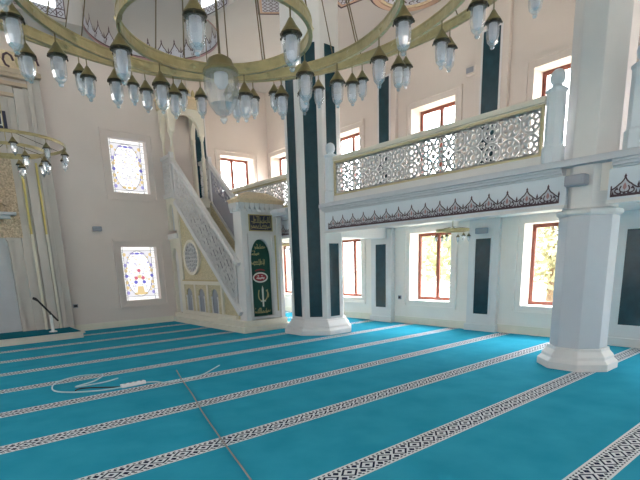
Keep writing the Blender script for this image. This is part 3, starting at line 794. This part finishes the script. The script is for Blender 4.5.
# kiosk over the platform
KX = (5.86, 6.78); KY = (13.06, 13.62)
for x in KX:
    for y in KY:
        m = MB(); m.lathe([(.055, 3.55), (.055, 4.66), (.04, 4.70), (.036, 5.10), (.05, 5.13), (.07, 5.22), (.075, 5.26)], x, y, 10); m.build('kiosk_column', M['cream'], mn, smooth=False)
m = MB(); arch_spandrel(m, mpY(KY[0]), KX[0] + .09, KX[1] - .09, 5.24, 5.26, 5.74, KX[0] - .07, KX[1] + .07, 5.90, -.06, .06); m.build('front_arch', M['cream'], mn)
for x in KX:
    m = MB(); arch_spandrel(m, mpX(x), KY[0] + .07, KY[1] - .03, 5.24, 5.26, 5.70, KY[0] + .06, KY[1] + .06, 5.90, -.06, .06); m.build('side_arch', M['cream'], mn)
m = MB(); m.box(KX[0] - .1, KX[1] + .1, KY[0] - .1, YQ - .01, 5.90, 6.14); m.box(KX[0] - .14, KX[1] + .14, KY[0] - .14, YQ - .01, 6.14, 6.20); m.build('entablature', M['tan2'], mn, bevel=.008)
m = MB()
for i in range(9):
    c = KX[0] - .06 + (KX[1] - KX[0] + .12) * i / 8
    m.prism([(c - .05, 6.20), (c + .05, 6.20), (c + .04, 6.32), (c, 6.40), (c - .04, 6.32)], mpY(KY[0]), .02, .08)
for i in range(6):
    c = KY[0] + .02 + .56 * i / 5
    m.prism([(c - .05, 6.20), (c + .05, 6.20), (c + .04, 6.32), (c, 6.40), (c - .04, 6.32)], mpX(KX[0]), .02, .08)
m.build('cresting', M['gold'], mn)
m = MB(); m.lathe([(.42, 6.20), (.40, 6.28), (.30, 6.42), (.16, 6.58), (.05, 6.76), (.02, 6.88)], (KX[0] + KX[1]) / 2, 13.34, 8, PI / 8); m.build('spire', M['niche'], mn)
# gateway at the foot of the stairs
FY = 9.70
mp = mpY(FY)
m = MB(); arch_spandrel(m, mp, 6.08, 6.66, .28, 1.75, 2.22, 5.84, 6.98, 2.36, -.30, .0); m.build('gateway', M['white'], mn, bevel=.0)
m = MB(); m.prism([(5.84, 2.36), (6.98, 2.36), (6.98, 2.82), (5.84, 2.82)], mp, -.30, .0); m.build('gateway_head', M['white'], mn)
m = MB()
for x in (5.90, 6.92): m.box(x - .06, x + .06, FY - .05, FY, .28, 2.82)
frame_rect(m, mp, 6.01, 6.73, .30, 2.34, .05, 0, .03)
m.build('pilaster_strip', M['white'], mn, bevel=.006)
m = MB()
for x in (6.80, ): m.prism([(x - .018, .45), (x + .018, .45), (x + .018, 2.3), (x - .018, 2.3)], mp, 0, .015)
m.build('gold_strip', M['gold'], mn)
m = MB(); m.box(5.80, 7.02, FY - .06, FY + .34, 2.82, 2.88)
for i in range(9):
    c = 5.87 + 1.10 * i / 8; m.prism([(c, 2.82), (c + .062, 2.95), (c + .062, 3.02), (c - .062, 3.02), (c - .062, 2.95)], mp, .0, .08)
for i in range(3):
    c = FY + .04 + .24 * i / 2; m.prism([(c, 2.82), (c + .062, 2.95), (c + .062, 3.02), (c - .062, 3.02), (c - .062, 2.95)], mpX(5.84), .0, .08)
m.box(5.84, 6.98, FY, FY + .3, 2.88, 3.02)
m.build('dentil_cornice', M['white'], mn)
m = MB(); m.box(5.78, 7.04, FY - .09, FY + .38, 3.02, 3.07); m.box(5.76, 7.06, FY - .11, FY + .40, 3.07, 3.11)
m.mesh([(5.78, FY - .09, 3.11), (7.04, FY - .09, 3.11), (7.04, FY + .38, 3.11), (5.78, FY + .38, 3.11), (6.08, FY + .0, 3.27), (6.62, FY + .0, 3.27), (6.62, FY + .30, 3.27), (6.08, FY + .30, 3.27)], [(0, 1, 5, 4), (1, 2, 6, 5), (2, 3, 7, 6), (3, 0, 4, 7), (4, 5, 6, 7)])
m.build('crown', M['tan2'], mn, bevel=.006)
m = MB(); m.cur = 0; m.prism([(6.08, 2.40), (6.72, 2.40), (6.72, 2.76), (6.08, 2.76)], mp, 0, .02)
m.cur = 1; frame_rect(m, mp, 6.07, 6.73, 2.39, 2.77, .02, 0, .03)
# calligraphy strokes on the panel
def script_line(mb, mp, u0, u1, v0, h, d, lw, seed):
    r = random.Random(seed); u = u1
    mb.ribbon(qbez((u0, v0 + h * .22), ((u0 + u1) / 2, v0 - h * .05), (u1, v0 + h * .25), 12), lw, mp, d)
    while u > u0 + h * .3:
        k = r.random()
        if k < .4: mb.ribbon([(u, v0 + h * .18), (u + h * .03, v0 + h * (.8 + .2 * r.random()))], lw, mp, d); u -= h * .22
        elif k < .75: mb.ribbon(qbez((u, v0 + h * .5), (u - h * .2, v0 - h * .1), (u - h * .42, v0 + h * .48), 7), lw, mp, d); u -= h * .42
        else:
            mb.ribbon([(u - h * .15 + h * .13 * math.cos(x), v0 + h * .42 + h * .13 * math.sin(x)) for x in [i * PI / 4 for i in range(8)]], lw * .9, mp, d, closed=True); u -= h * .34
        if r.random() < .6: c = (u + h * .1, v0 + h * (.02 + .9 * (r.random() > .5))); mb.poly([(c[0] - lw, c[1]), (c[0], c[1] - lw), (c[0] + lw, c[1]), (c[0], c[1] + lw)], mp, d)
script_line(m, mp, 6.13, 6.67, 2.44, .17, .024, .013, 3); script_line(m, mp, 6.13, 6.67, 2.57, .17, .024, .013, 8)
m.build('inscription_panel', [M['navy'], M['goldthread']], mn)

# curtain in the gateway
ct = thing('door_curtain', (6.37, FY + .06, .38), 'dark green embroidered curtain hanging in the arched pulpit gateway', 'curtain')
mpc = mpY(FY + .07)
m = MB(); nseg = 24
P2 = arch_poly(6.08, 6.66, .36, 1.75, 2.2, 16)
m.prism(P2, mpc, -.012, .0); m.build('cloth', M['greenfab'], ct)
m = MB(); m.cur = 0
script_line(m, mpc, 6.24, 6.54, 1.98, .12, .004, .014, 5); script_line(m, mpc, 6.13, 6.36, 1.83, .11, .004, .014, 6)
script_line(m, mpc, 6.12, 6.50, 1.60, .16, .004, .018, 4); script_line(m, mpc, 6.14, 6.60, .42, .14, .004, .016, 12)
m.ribbon(qbez((6.30, 1.0), (6.22, .74), (6.40, .72), 8) + qbez((6.40, .72), (6.58, .74), (6.54, 1.0), 8), .03, mpc, .004)
m.ribbon(qbez((6.50, .98), (6.60, .92), (6.56, .80), 5), .025, mpc, .004)
m.cur = 1
ov = [(6.36 + .2 * math.cos(x), 1.30 + .11 * math.sin(x)) for x in [2 * PI * i / 24 for i in range(24)]]
m.ribbon(ov, .035, mpc, .005, closed=True)
m.prism([(6.385, .58), (6.425, .58), (6.43, 1.02), (6.405, 1.10), (6.38, 1.02)], mpc, 0, .006)
m.ribbon([(6.33, .72), (6.48, .72)], .025, mpc, .006)
m.cur = 2
m.poly([(6.36 + .17 * math.cos(x), 1.30 + .085 * math.sin(x)) for x in [2 * PI * i / 24 for i in range(24)]], mpc, .003)
m.ribbon(qbez((6.22, 1.46), (6.36, 1.52), (6.5, 1.46)), .03, mpc, .004)
m.cur = 1
script_line(m, mpc, 6.24, 6.48, 1.26, .09, .006, .012, 9)
m.build('embroidery', [M['goldthread'], M['whitethread'], M['redthread']], ct)

# ------------------------------------------------------------------ mihrab
MY = 13.42
mh = thing('mihrab', (.7, 13.5, .16), 'tall grey and gilt prayer niche with stepped frames at the left edge', 'prayer niche')
mp = mpY(MY)
HB = .16
for sx in (1, -1):
    X = lambda x: .62 + sx * (x - .62)
    def pr(m, x0, x1, z0, z1, d0, d1):
        a, b = sorted((X(x0), X(x1))); m.prism([(a, z0), (b, z0), (b, z1), (a, z1)], mp, d0, d1)
    m = MB(); pr(m, 2.70, 2.88, HB, 6.1, -.26, -.04); pr(m, 2.60, 2.70, HB, 5.95, -.26, .0); pr(m, 2.30, 2.50, HB, 5.75, -.26, .02); pr(m, 2.0, 2.17, HB, 5.55, -.26, -.06)
    m.build('jamb', M['mihrab_grey'], mh, bevel=.01)
    m = MB(); pr(m, 1.78, 2.0, HB, 5.35, -.26, -.1); pr(m, 2.17, 2.30, HB, 5.6, -.26, -.05); pr(m, 2.50, 2.60, HB, 5.85, -.26, -.02); m.build('jamb_recess', M['mihrab_grey'], mh)
    for xg in (2.20, 2.52):
        m = MB(); pr(m, xg, xg + .04, 2.5, 4.15, -.05, .03); m.build('gold_strip', M['goldyellow'], mh)
        m = MB(); pr(m, xg, xg + .05, HB, 2.5, -.05, .03); m.build('moulding_strip', M['cream'], mh)
    m = MB(); pr(m, 1.72, 1.78, HB, 2.4, -.26, -.06); pr(m, 1.69, 1.84, 2.34, 2.42, -.26, -.03); m.build('niche_colonnette', M['mihrab_grey'], mh)
m = MB(); m.prism([(-.62, HB), (1.80, HB), (1.80, 5.4), (-.62, 5.4)], mp, -.27, -.22); m.build('niche_back', M['niche'], mh)
m = MB(); m.prism([(-.80, 2.42), (2.04, 2.42), (2.04, 4.2), (-.80, 4.2)], mp, -.24, -.05)
for row in range(7):
    for i in range(9):
        c = -.66 + 2.6 * (i + (row % 2) * .5) / 9; z = 2.55 + row * .22
        m.prism([(c - .11, z), (c, z - .08), (c + .11, z), (c + .09, z + .11), (c - .09, z + .11)], mp, -.05, .0 + row * .008)
m.build('muqarnas_hood', M['muqarnas'], mh)
m = MB(); m.prism([(-.54, 4.2), (1.78, 4.2), (1.78, 5.35), (-.54, 5.35)], mp, -.2, -.12); m.build('panel', M['stone'], mh)
m = MB(); m.cur = 0; m.prism([(-.85, 4.78), (2.08, 4.78), (2.08, 5.22), (-.85, 5.22)], mp, -.05, .0)
m.cur = 1; script_line(m, mp, -.7, 1.98, 4.83, .34, .004, .025, 21)
m.build('calligraphy_plaque', [M['navy'], M['whitethread']], mh)
m = MB()
for z0, z1, x1, dd in ((5.35, 5.42, 2.0, -.02), (5.55, 5.63, 2.3, .02), (5.78, 5.86, 2.6, .06), (5.95, 6.02, 2.72, .1), (6.02, 6.12, 2.9, .13)):
    m.prism([(1.24 - x1, z0), (x1, z0), (x1, z1), (1.24 - x1, z1)], mp, -.26, dd)
m.build('cornice', M['mihrab_tan'], mh, bevel=.008)
m = MB()
for z0, z1, x1 in ((5.42, 5.55, 2.0), (5.63, 5.78, 2.3), (5.86, 5.95, 2.6)):
    m.prism([(1.24 - x1, z0), (x1, z0), (x1, z1), (1.24 - x1, z1)], mp, -.26, -.04)
m.build('architrave', M['mihrab_grey'], mh)
m = MB(); m.prism([(-1.62, 6.12), (2.86, 6.12), (2.86, 6.50), (-1.62, 6.50)], mp, -.26, .02); m.build('crest', M['tan2'], mh)
m = MB(); m.cur = 0
for i in range(18):
    c = -1.5 + 4.3 * i / 17
    m.ribbon([(c + .1 * math.cos(q), 6.31 + .14 * math.sin(q)) for q in [x * .8 for x in range(7)]], .05, mp, .026)
    m.cur = 1 if i % 2 else 0
m.build('crest_arabesque', [M['pattern_dark'], M['gold']], mh)
m = MB(); m.box(1.30, 1.95, MY - .16, MY + .1, 2.92, 2.99); m.box(1.42, 1.83, MY - .1, MY + .1, 2.84, 2.92); m.build('ledge_shelf', M['niche'], mh, bevel=.01)
lw_ = thing('oil_lamp', (1.58, MY - .07, 2.99), 'small gilt vessel on the niche shelf at the left edge', 'vessel')
m = MB(); m.lathe([(.05, 2.99), (.03, 3.02), (.07, 3.07), (.08, 3.12), (.05, 3.18), (.06, 3.2)], 1.58, MY - .07, 12); m.build('bowl', M['goldyellow'], lw_, smooth=True)
m = MB(); m.lathe([(.03, 3.2), (.035, 3.23), (.01, 3.27)], 1.58, MY - .07, 10); m.build('lid', M['brassdark'], lw_, smooth=True)

pf = thing('mihrab_platform', (.62, 12.9, 0), 'low cream platform with teal carpet top in front of the prayer niche', 'platform')
m = MB(); m.box(-1.8, 2.80, 12.3, 13.66, 0, .15); m.box(-1.83, 2.84, 12.26, 13.66, .11, .15); m.build('step', M['stone'], pf, bevel=.01)
m = MB(); m.box(-1.75, 2.76, 12.36, 13.6, .15, .165); m.build('carpet_top', M['teal'], pf)

ms = thing('microphone_stand', (2.24, 12.75, .165), 'small white-based stand with black boom microphone on the platform', 'microphone stand')
m = MB(); m.lathe([(.09, .165), (.09, .18), (.035, .2), (.03, .55), (.025, .58)], 2.24, 12.75, 12); m.build('base', M['whiteplastic'], ms)
m = MB(); m.tube([(2.24, 12.75, .56), (2.24, 12.75, .66)], .018); m.build('clutch', M['dark'], ms)
m = MB(); m.tube([(2.38, 12.75, .42), (2.02, 12.74, .93)], .022); m.build('boom', M['dark'], ms)
m = MB(); m.tube([(2.02, 12.74, .93), (1.97, 12.74, .98), (1.92, 12.74, 1.0)], [.024, .034, .03]); m.build('microphone', M['dark'], ms)

# ------------------------------------------------------------------ chandeliers
k = .85
CC = (2.265 * k, 3.92 * k)
RINGS = [(1.6 + 1.9 * k, .79 * k), (1.6 + 2.113 * k, 1.565 * k), (1.6 + 2.345 * k, 2.27 * k), (1.6 + 2.60 * k, 2.9 * k)]
LA = [[43, 106, 163, 229, 284, 343],
      [154, 129, 104, 80, 54, 34, 7, 342, 315, 180, 206, 232, 258],
      [324 + 17.14 * i for i in range(15)],
      [328 + 12.86 * i for i in range(17)]]
ch = thing('chandelier', (CC[0], CC[1], 2.6), 'huge brass four-ring chandelier with hanging glass lamps in the foreground', 'chandelier')
def lamp(parent, x, y, z, s, glass=True):
    """lamp hanging with its hook at z ; s = scale"""
    z0_ = z; z -= .022
    m = MB(); m.lathe([(.005 * s, z0_), (.005 * s, z - .04 * s), (.012 * s, z - .045 * s), (.036 * s, z - .085 * s), (.062 * s, z - .12 * s), (.066 * s, z - .13 * s)], x, y, 12)
    cap = m.build('lamp_cap', M['capbrass'], parent, smooth=True)
    m = MB(); m.lathe([(.060 * s, z - .127 * s), (.069 * s, z - .131 * s), (.069 * s, z - .139 * s), (.056 * s, z - .146 * s)], x, y, 12)
    for i in range(6):
        a = i * PI / 3; m.lathe([(.003, z - .138 * s), (.007 * s, z - .146 * s), (.003, z - .156 * s)], x + .066 * s * math.cos(a), y + .07 * s * math.sin(a), 6)
    m.build('lamp_rim', M['brassdark'], cap)
    m = MB(); m.lathe([(.050 * s, z - .145 * s), (.054 * s, z - .19 * s), (.052 * s, z - .24 * s), (.044 * s, z - .285 * s), (.026 * s, z - .305 * s), (.016 * s, z - .315 * s), (.02 * s, z - .325 * s), (.012 * s, z - .338 * s), (.002, z - .34 * s)], x, y, 10, cap=False)
    m.build('lamp_glass', M['lampglass'], cap, smooth=False)
    m = MB(); m.lathe([(.034 * s, z - .145 * s), (.036 * s, z - .2 * s), (.030 * s, z - .26 * s), (.010 * s, z - .285 * s)], x, y, 10)
    m.build('bulb_tube', M['lampfrost'], cap, smooth=True)
    return cap
def ring_band(m, cx, cy, r, z, h, tk, n=96):
    m.lathe([(r - tk, z), (r + tk, z), (r + tk, z + .012), (r + tk * .6, z + .016), (r + tk * .6, z + h - .016), (r + tk, z + h - .012), (r + tk, z + h), (r - tk, z + h), (r - tk, z + h - .012), (r - tk * .6, z + h - .016), (r - tk * .6, z + .016), (r - tk, z + .012), (r - tk, z)], cx, cy, n, cap=False)
src = None
for (z, r), angs_ in zip(RINGS, LA):
    m = MB(); ring_band(m, CC[0], CC[1], r, z, .088, .014)
    nb = int(r * 14)
    for i in range(nb):
        a = 2 * PI * i / nb
        for sg in (-1, 1):
            rr = r + sg * .013; t = Vector((-math.sin(a), math.cos(a), 0)); c = Vector((CC[0] + rr * math.cos(a), CC[1] + rr * math.sin(a), z + .044)); nn = Vector((math.cos(a), math.sin(a), 0)) * sg
            p = [c + t * .035, c + Vector((0, 0, .025)), c - t * .035, c - Vector((0, 0, .025))]
            m.mesh([*p, c + nn * .012], [(0, 1, 4), (1, 2, 4), (2, 3, 4), (3, 0, 4)])
    m.build('ring', M['brass'], ch)
    for a in angs_:
        a = math.radians(a); x, y = CC[0] + r * math.cos(a), CC[1] + r * math.sin(a)
        if src is None: src = lamp(ch, x, y, z + .005, 1.06); so = (x, y, z + .005)
        else:
            copy_tree(src, ch, (src.location[0] + x - so[0], src.location[1] + y - so[1], src.location[2] + z + .005 - so[2]))
# suspension rods
top = Vector((CC[0], CC[1], 7.0))
for ri, (z, r) in enumerate(RINGS):
    n = (6, 8, 8, 10)[ri]
    for i in range(n):
        a = 2 * PI * (i + .35 * ri) / n + .45
        p = Vector((CC[0] + r * math.cos(a), CC[1] + r * math.sin(a), z + .09))
        q = Vector((CC[0] + .12 * math.cos(a) * (ri + 1) / 2, CC[1] + .12 * math.sin(a) * (ri + 1) / 2, 7.0))
        m = MB(); m.tube([p, q], .006, 6); m.build('suspension_rod', M['rod'], ch)
m = MB(); m.lathe([(.3, 6.99), (.3, 7.03), (.2, 7.05)], CC[0], CC[1], 20); m.build('ceiling_plate', M['brass'], ch)
m = MB(); m.tube([(CC[0], CC[1], 7.0), (CC[0], CC[1], 3.10)], .009, 6); m.build('central_rod', M['rod'], ch)
# central large lamp
z = 3.11; x, y = CC
K = .84
def cl(prof, n, cap=True): return MB().lathe([(r * K, z - dz * K) for r, dz in prof], x, y, n, cap=cap)
cp = cl([(.012, 0), (.05, .01), (.10, .04), (.125, .10), (.145, .12), (.155, .13), (.155, .145), (.14, .15)], 20).build('central_cap', M['capbrass'], ch, smooth=True)
cl([(.142, .14), (.155, .20), (.15, .30), (.12, .40), (.07, .47), (.03, .49), (.035, .52), (.015, .55), (.002, .555)], 14, False).build('central_glass', M['clearglass'], cp)
cl([(.06, .14), (.06, .22), (.035, .26), (.01, .27)], 12).build('central_bulb', M['lampfrost'], cp, smooth=True)

def small_chandelier(cx, cy, z, label, rings, rod_top, s, group=None):
    t = thing('small_chandelier', (cx, cy, z - .3), label, 'chandelier', group)
    sr = None
    for ri, (dz, r, n, ph) in enumerate(rings):
        m = MB(); ring_band(m, cx, cy, r, z + dz, .05, .012, 40); m.build('ring', M['brass'], t)
        for i in range(n):
            a = 2 * PI * i / n + ph; px, py, pz = cx + r * math.cos(a), cy + r * math.sin(a), z + dz + .005
            if sr is None: sr = lamp(t, px, py, pz, s); s0 = (px, py, pz)
            else: copy_tree(sr, t, (sr.location[0] + px - s0[0], sr.location[1] + py - s0[1], sr.location[2] + pz - s0[2]))
        for i in range(4):
            a = PI / 2 * i + .3
            m = MB(); m.tube([(cx + r * math.cos(a), cy + r * math.sin(a), z + dz + .05), (cx, cy, min(z + dz + r * .3, rod_top - .1 if rod_top - z < .3 else rod_top))], .005, 5); m.build('suspension_rod', M['brassdark'], t)
    m = MB(); m.tube([(cx, cy, rod_top), (cx, cy, min(z + .06, rod_top - .03))], .008, 6); m.build('stem', M['brass'], t)
    m = MB(); m.lathe([(.05, rod_top - .03), (.06, rod_top)], cx, cy, 12); m.build('ceiling_cup', M['brass'], t)
small_chandelier(1.58, 10.6, 3.76, 'smaller two-ring brass chandelier hanging before the prayer niche at left', [(0, .6, 8, .3), (.12, .95, 11, .1)], ZC, 1.0)
small_chandelier(8.3, 5.62, 2.135, 'little brass ring lamp under the gallery beside the right-hand green-panelled pilaster', [(0, .32, 6, .25)], ZG0, .55)
small_chandelier(8.3, 11.5, 2.135, 'little brass ring lamp under the gallery seen between the pulpit and the thick column', [(0, .32, 6, .25)], ZG0, .55)

# ------------------------------------------------------------------ small fittings
def fitting(name, mp, u, v, w, h, d, m_, label, cat, detail):
    t = thing(name, mp(u, v - h / 2, 0), label, cat)
    q = MB(); q.prism([(u - w / 2, v - h / 2), (u + w / 2, v - h / 2), (u + w / 2, v + h / 2), (u - w / 2, v + h / 2)], mp, 0, d); q.build('housing', m_, t, bevel=min(w, h, d) * .15)
    q = MB(); q.prism([(u - w * .36, v - h * .32), (u + w * .36, v - h * .32), (u + w * .36, v + h * .32), (u - w * .36, v + h * .32)], mp, d, d + .006); q.build(detail, M['dark'] if detail == 'socket_face' else M['greyplastic'], t)
    return t
fitting('wall_speaker', mpY(YQ), 3.80, 2.68, .22, .12, .12, M['greyplastic'], 'small grey speaker box high on the wall left of the stained windows', 'speaker', 'grille')
fitting('wall_speaker', mpX(XR), 6.05, 5.42, .24, .16, .12, M['plaster_up'], 'small pale speaker box on the upper wall above the gallery', 'speaker', 'grille')
fitting('wall_speaker', mpX(XR - .10), 5.60, 2.17, .26, .12, .12, M['greyplastic'], 'small grey speaker box above the green panel between the lower windows', 'speaker', 'grille')
fitting('wall_speaker', mpX(6.865), 2.72, 2.56, .26, .14, .16, M['greyplastic'], 'grey speaker box fixed to the capital of the plain right column', 'speaker', 'grille')
fitting('power_socket', mpY(YQ), 3.02, .68, .12, .09, .02, M['greyplastic'], 'grey power socket on the far wall beside the prayer niche', 'socket', 'socket_face')
fitting('power_socket', mpX(XR), 7.98, .66, .10, .10, .02, M['greyplastic'], 'dark power socket on the right wall beside a window', 'socket', 'socket_face')

# power strip and cables on the carpet
ps = thing('power_strip', (2.03, 6.52, 0), 'white power strip lying on the teal carpet at left', 'power strip')
import math as _m
def rotbox(m, cx, cy, a, l, w, z0, z1):
    c, s = _m.cos(a), _m.sin(a)
    P = [(cx + u * c - v * s, cy + u * s + v * c) for u, v in ((-l, -w), (l, -w), (l, w), (-l, w))]
    m.mesh([(x, y, z0) for x, y in P] + [(x, y, z1) for x, y in P], [(3, 2, 1, 0), (4, 5, 6, 7), (0, 1, 5, 4), (1, 2, 6, 5), (2, 3, 7, 6), (3, 0, 4, 7)])
m = MB(); rotbox(m, 2.03, 6.52, .05, .17, .035, 0, .045); m.build('body', M['whiteplastic'], ps, bevel=.006)
for i in range(4):
    m = MB(); m.lathe([(.02, .045), (.02, .047)], 1.92 + .075 * i, 6.52 + .004 * i - .003, 10); m.build('socket', M['greyplastic'], ps)
def cable(name, pts, r, material, label):
    P = [Vector((x, y, r + .001)) for x, y in pts]; out = []
    for i in range(len(P) - 1):
        p0, p1, p2, p3 = P[max(i - 1, 0)], P[i], P[i + 1], P[min(i + 2, len(P) - 1)]
        for s in range(8):
            t = s / 8; out.append(.5 * ((2 * p1) + (-p0 + p2) * t + (2 * p0 - 5 * p1 + 4 * p2 - p3) * t * t + (-p0 + 3 * p1 - 3 * p2 + p3) * t ** 3))
    out.append(P[-1]); m = MB(); m.tube(out, r, 6)
    return tag(m.build(name, material, smooth=True), label, 'cable')
cable('white_cable', [(1.86, 6.50), (1.6, 6.55), (1.28, 6.75), (1.13, 7.05), (1.25, 7.5), (1.6, 7.72), (1.9, 7.55), (1.7, 7.2), (1.4, 7.02), (1.75, 7.0), (2.0, 7.1)], .010, M['cable_white'], 'pale cable coiled on the carpet left of the power strip')
cable('black_cable', [(1.86, 6.53), (1.75, 6.62), (1.55, 6.80), (1.42, 6.86), (1.35, 6.80)], .010, M['dark'], 'short dark cable lying beside the white power strip')
cable('extension_cable', [(2.20, 6.52), (2.32, 6.45), (2.4, 6.3), (2.6, 6.25), (2.85, 6.3), (3.05, 6.38), (3.5, 6.75)], .010, M['cable_white'], 'pale cord running right from the power strip along a carpet band')
cable('carpet_cord', [(2.85, 6.95), (2.62, 6.2), (2.41, 5.45), (2.18, 4.72), (1.92, 3.8), (1.66, 2.84), (1.3, 1.6)], .008, M['cable_tan'], 'long tan cord running across the carpet rows towards the viewer')

# ------------------------------------------------------------------ trees outside
def tree(x, y, h, r, material, label, seed):
    rr = random.Random(seed)
    t = thing('garden_tree', (x, y, -.3), label, 'tree', 'trees outside the right windows')
    m = MB(); m.tube([(x, y, -.3), (x + .1, y, h * .4), (x, y + .1, h * .8)], [.14, .1, .04], 8); m.build('trunk', M['bark'], t)
    m = MB()
    for i in range(1500):
        a = rr.uniform(0, 2 * PI); b = rr.uniform(-1, 1); q = rr.random() ** .4
        c = Vector((x + r * q * math.cos(a) * math.sqrt(1 - b * b), y + r * q * math.sin(a) * math.sqrt(1 - b * b), h * .55 + h * .45 * q * b))
        u = Vector((rr.uniform(-1, 1), rr.uniform(-1, 1), rr.uniform(-1, 1))).normalized(); v = u.orthogonal().normalized(); s = rr.uniform(.1, .2)
        m.face([c - u * s, c - v * s * .5, c + u * s, c + v * s * .5])
    m.build('foliage', material, t)
for i, (x, y, h, r) in enumerate([(15.5, 10.4, 4.2, 1.6), (16.5, 7.2, 3.8, 1.5), (15.2, 4.6, 3.4, 1.5), (17.5, 13.6, 4.4, 1.9), (20.2, 3.8, 4.2, 1.8)]):
    tree(x, y, h, r, M['leaf'] if i % 2 == 0 else M['leaf2'], 'sunlit yellow-green tree outside the lower right windows', 40 + i)

# ------------------------------------------------------------------ light
w = bpy.data.worlds.new('World'); scene.world = w; w.use_nodes = True
nt = w.node_tree; bg = nt.nodes['Background']
tc = nt.nodes.new('ShaderNodeTexCoord'); sp = nt.nodes.new('ShaderNodeSeparateXYZ'); nt.links.new(tc.outputs['Generated'], sp.inputs[0])
mr = nt.nodes.new('ShaderNodeMapRange'); mr.inputs['From Min'].default_value = 0.0; mr.inputs['From Max'].default_value = 0.35
mr.inputs['To Min'].default_value = 4.6; mr.inputs['To Max'].default_value = 19.5
nt.links.new(sp.outputs['Z'], mr.inputs['Value'])
# hazy sky, brighter towards the sun side (front right)
dt = nt.nodes.new('ShaderNodeVectorMath'); dt.operation = 'DOT_PRODUCT'; dt.inputs[1].default_value = (0.8, 0.6, 0.0)
nt.links.new(tc.outputs['Generated'], dt.inputs[0])
m2 = nt.nodes.new('ShaderNodeMapRange'); m2.inputs['From Min'].default_value = -0.8; m2.inputs['From Max'].default_value = 0.8
m2.inputs['To Min'].default_value = 0.3; m2.inputs['To Max'].default_value = 2.0
nt.links.new(dt.outputs['Value'], m2.inputs['Value'])
mm = nt.nodes.new('ShaderNodeMath'); mm.operation = 'MULTIPLY'
nt.links.new(mr.outputs['Result'], mm.inputs[0]); nt.links.new(m2.outputs['Result'], mm.inputs[1]); nt.links.new(mm.outputs[0], bg.inputs['Strength'])
bg.inputs['Color'].default_value = (1.0, 0.975, 0.98, 1)

def portal(loc, rot, sx, sy):
    l = bpy.data.lights.new('window_daylight', 'AREA'); l.shape = 'RECTANGLE'; l.size = sx; l.size_y = sy; l.energy = 1
    l.cycles.is_portal = True
    o = bpy.data.objects.new('window_daylight', l); o.location = loc; o.rotation_euler = rot; COL.objects.link(o)
for h in holes_r: portal((XR + WT + .02, (h[0] + h[1]) / 2, (h[2] + h[3]) / 2), (0, PI / 2, 0), h[3] - h[2], h[1] - h[0])
for h in (holes_q_low[1], holes_q_up[1]): portal(((h[0] + h[1]) / 2, YQ + WT + .02, (h[2] + h[3]) / 2), (-PI / 2, 0, 0), h[1] - h[0], h[3] - h[2])
for c in (-1, 2, 5, 8, 11):
    for z0, z1 in ((.6, 2.3), (3.4, 5.4)): portal((XL - WT - .02, c, (z0 + z1) / 2), (0, -PI / 2, 0), z1 - z0, 1.5)
for c in (-4, 0, 4):
    for z0, z1 in ((.6, 2.3), (3.4, 5.4)):
        if c or z0 > 1: portal((c, YB - WT - .02, (z0 + z1) / 2), (PI / 2, 0, 0), 1.5, z1 - z0)

# ------------------------------------------------------------------ camera
Rm = [[0.761814202548469, -0.647072284492477, -0.030603585358535856], [-0.1614523148323353, -0.14390572296778958, -0.9763320607922352], [0.6273533859240665, 0.7487246500130869, -0.2141007417799088]]
cam = bpy.data.cameras.new('camera'); co = bpy.data.objects.new('camera', cam); COL.objects.link(co)
X = Vector(Rm[0]); Yd = Vector(Rm[1]); Zf = Vector(Rm[2])
mw = Matrix((( X.x, -Yd.x, -Zf.x, 0), (X.y, -Yd.y, -Zf.y, 0), (X.z, -Yd.z, -Zf.z, 1.6), (0, 0, 0, 1)))
co.matrix_world = mw
cam.sensor_fit = 'HORIZONTAL'; cam.sensor_width = 36; cam.lens = 36 * 461.98 / 640
cam.shift_x = 0; cam.shift_y = (364.4 - 240) / 640
cam.clip_start = .05; cam.clip_end = 200
scene.camera = co
vs_ = scene.view_settings
vs_.view_transform = 'Standard'; vs_.look = 'None'; vs_.gamma = 1; vs_.use_curve_mapping = False
vs_.exposure = 0.1
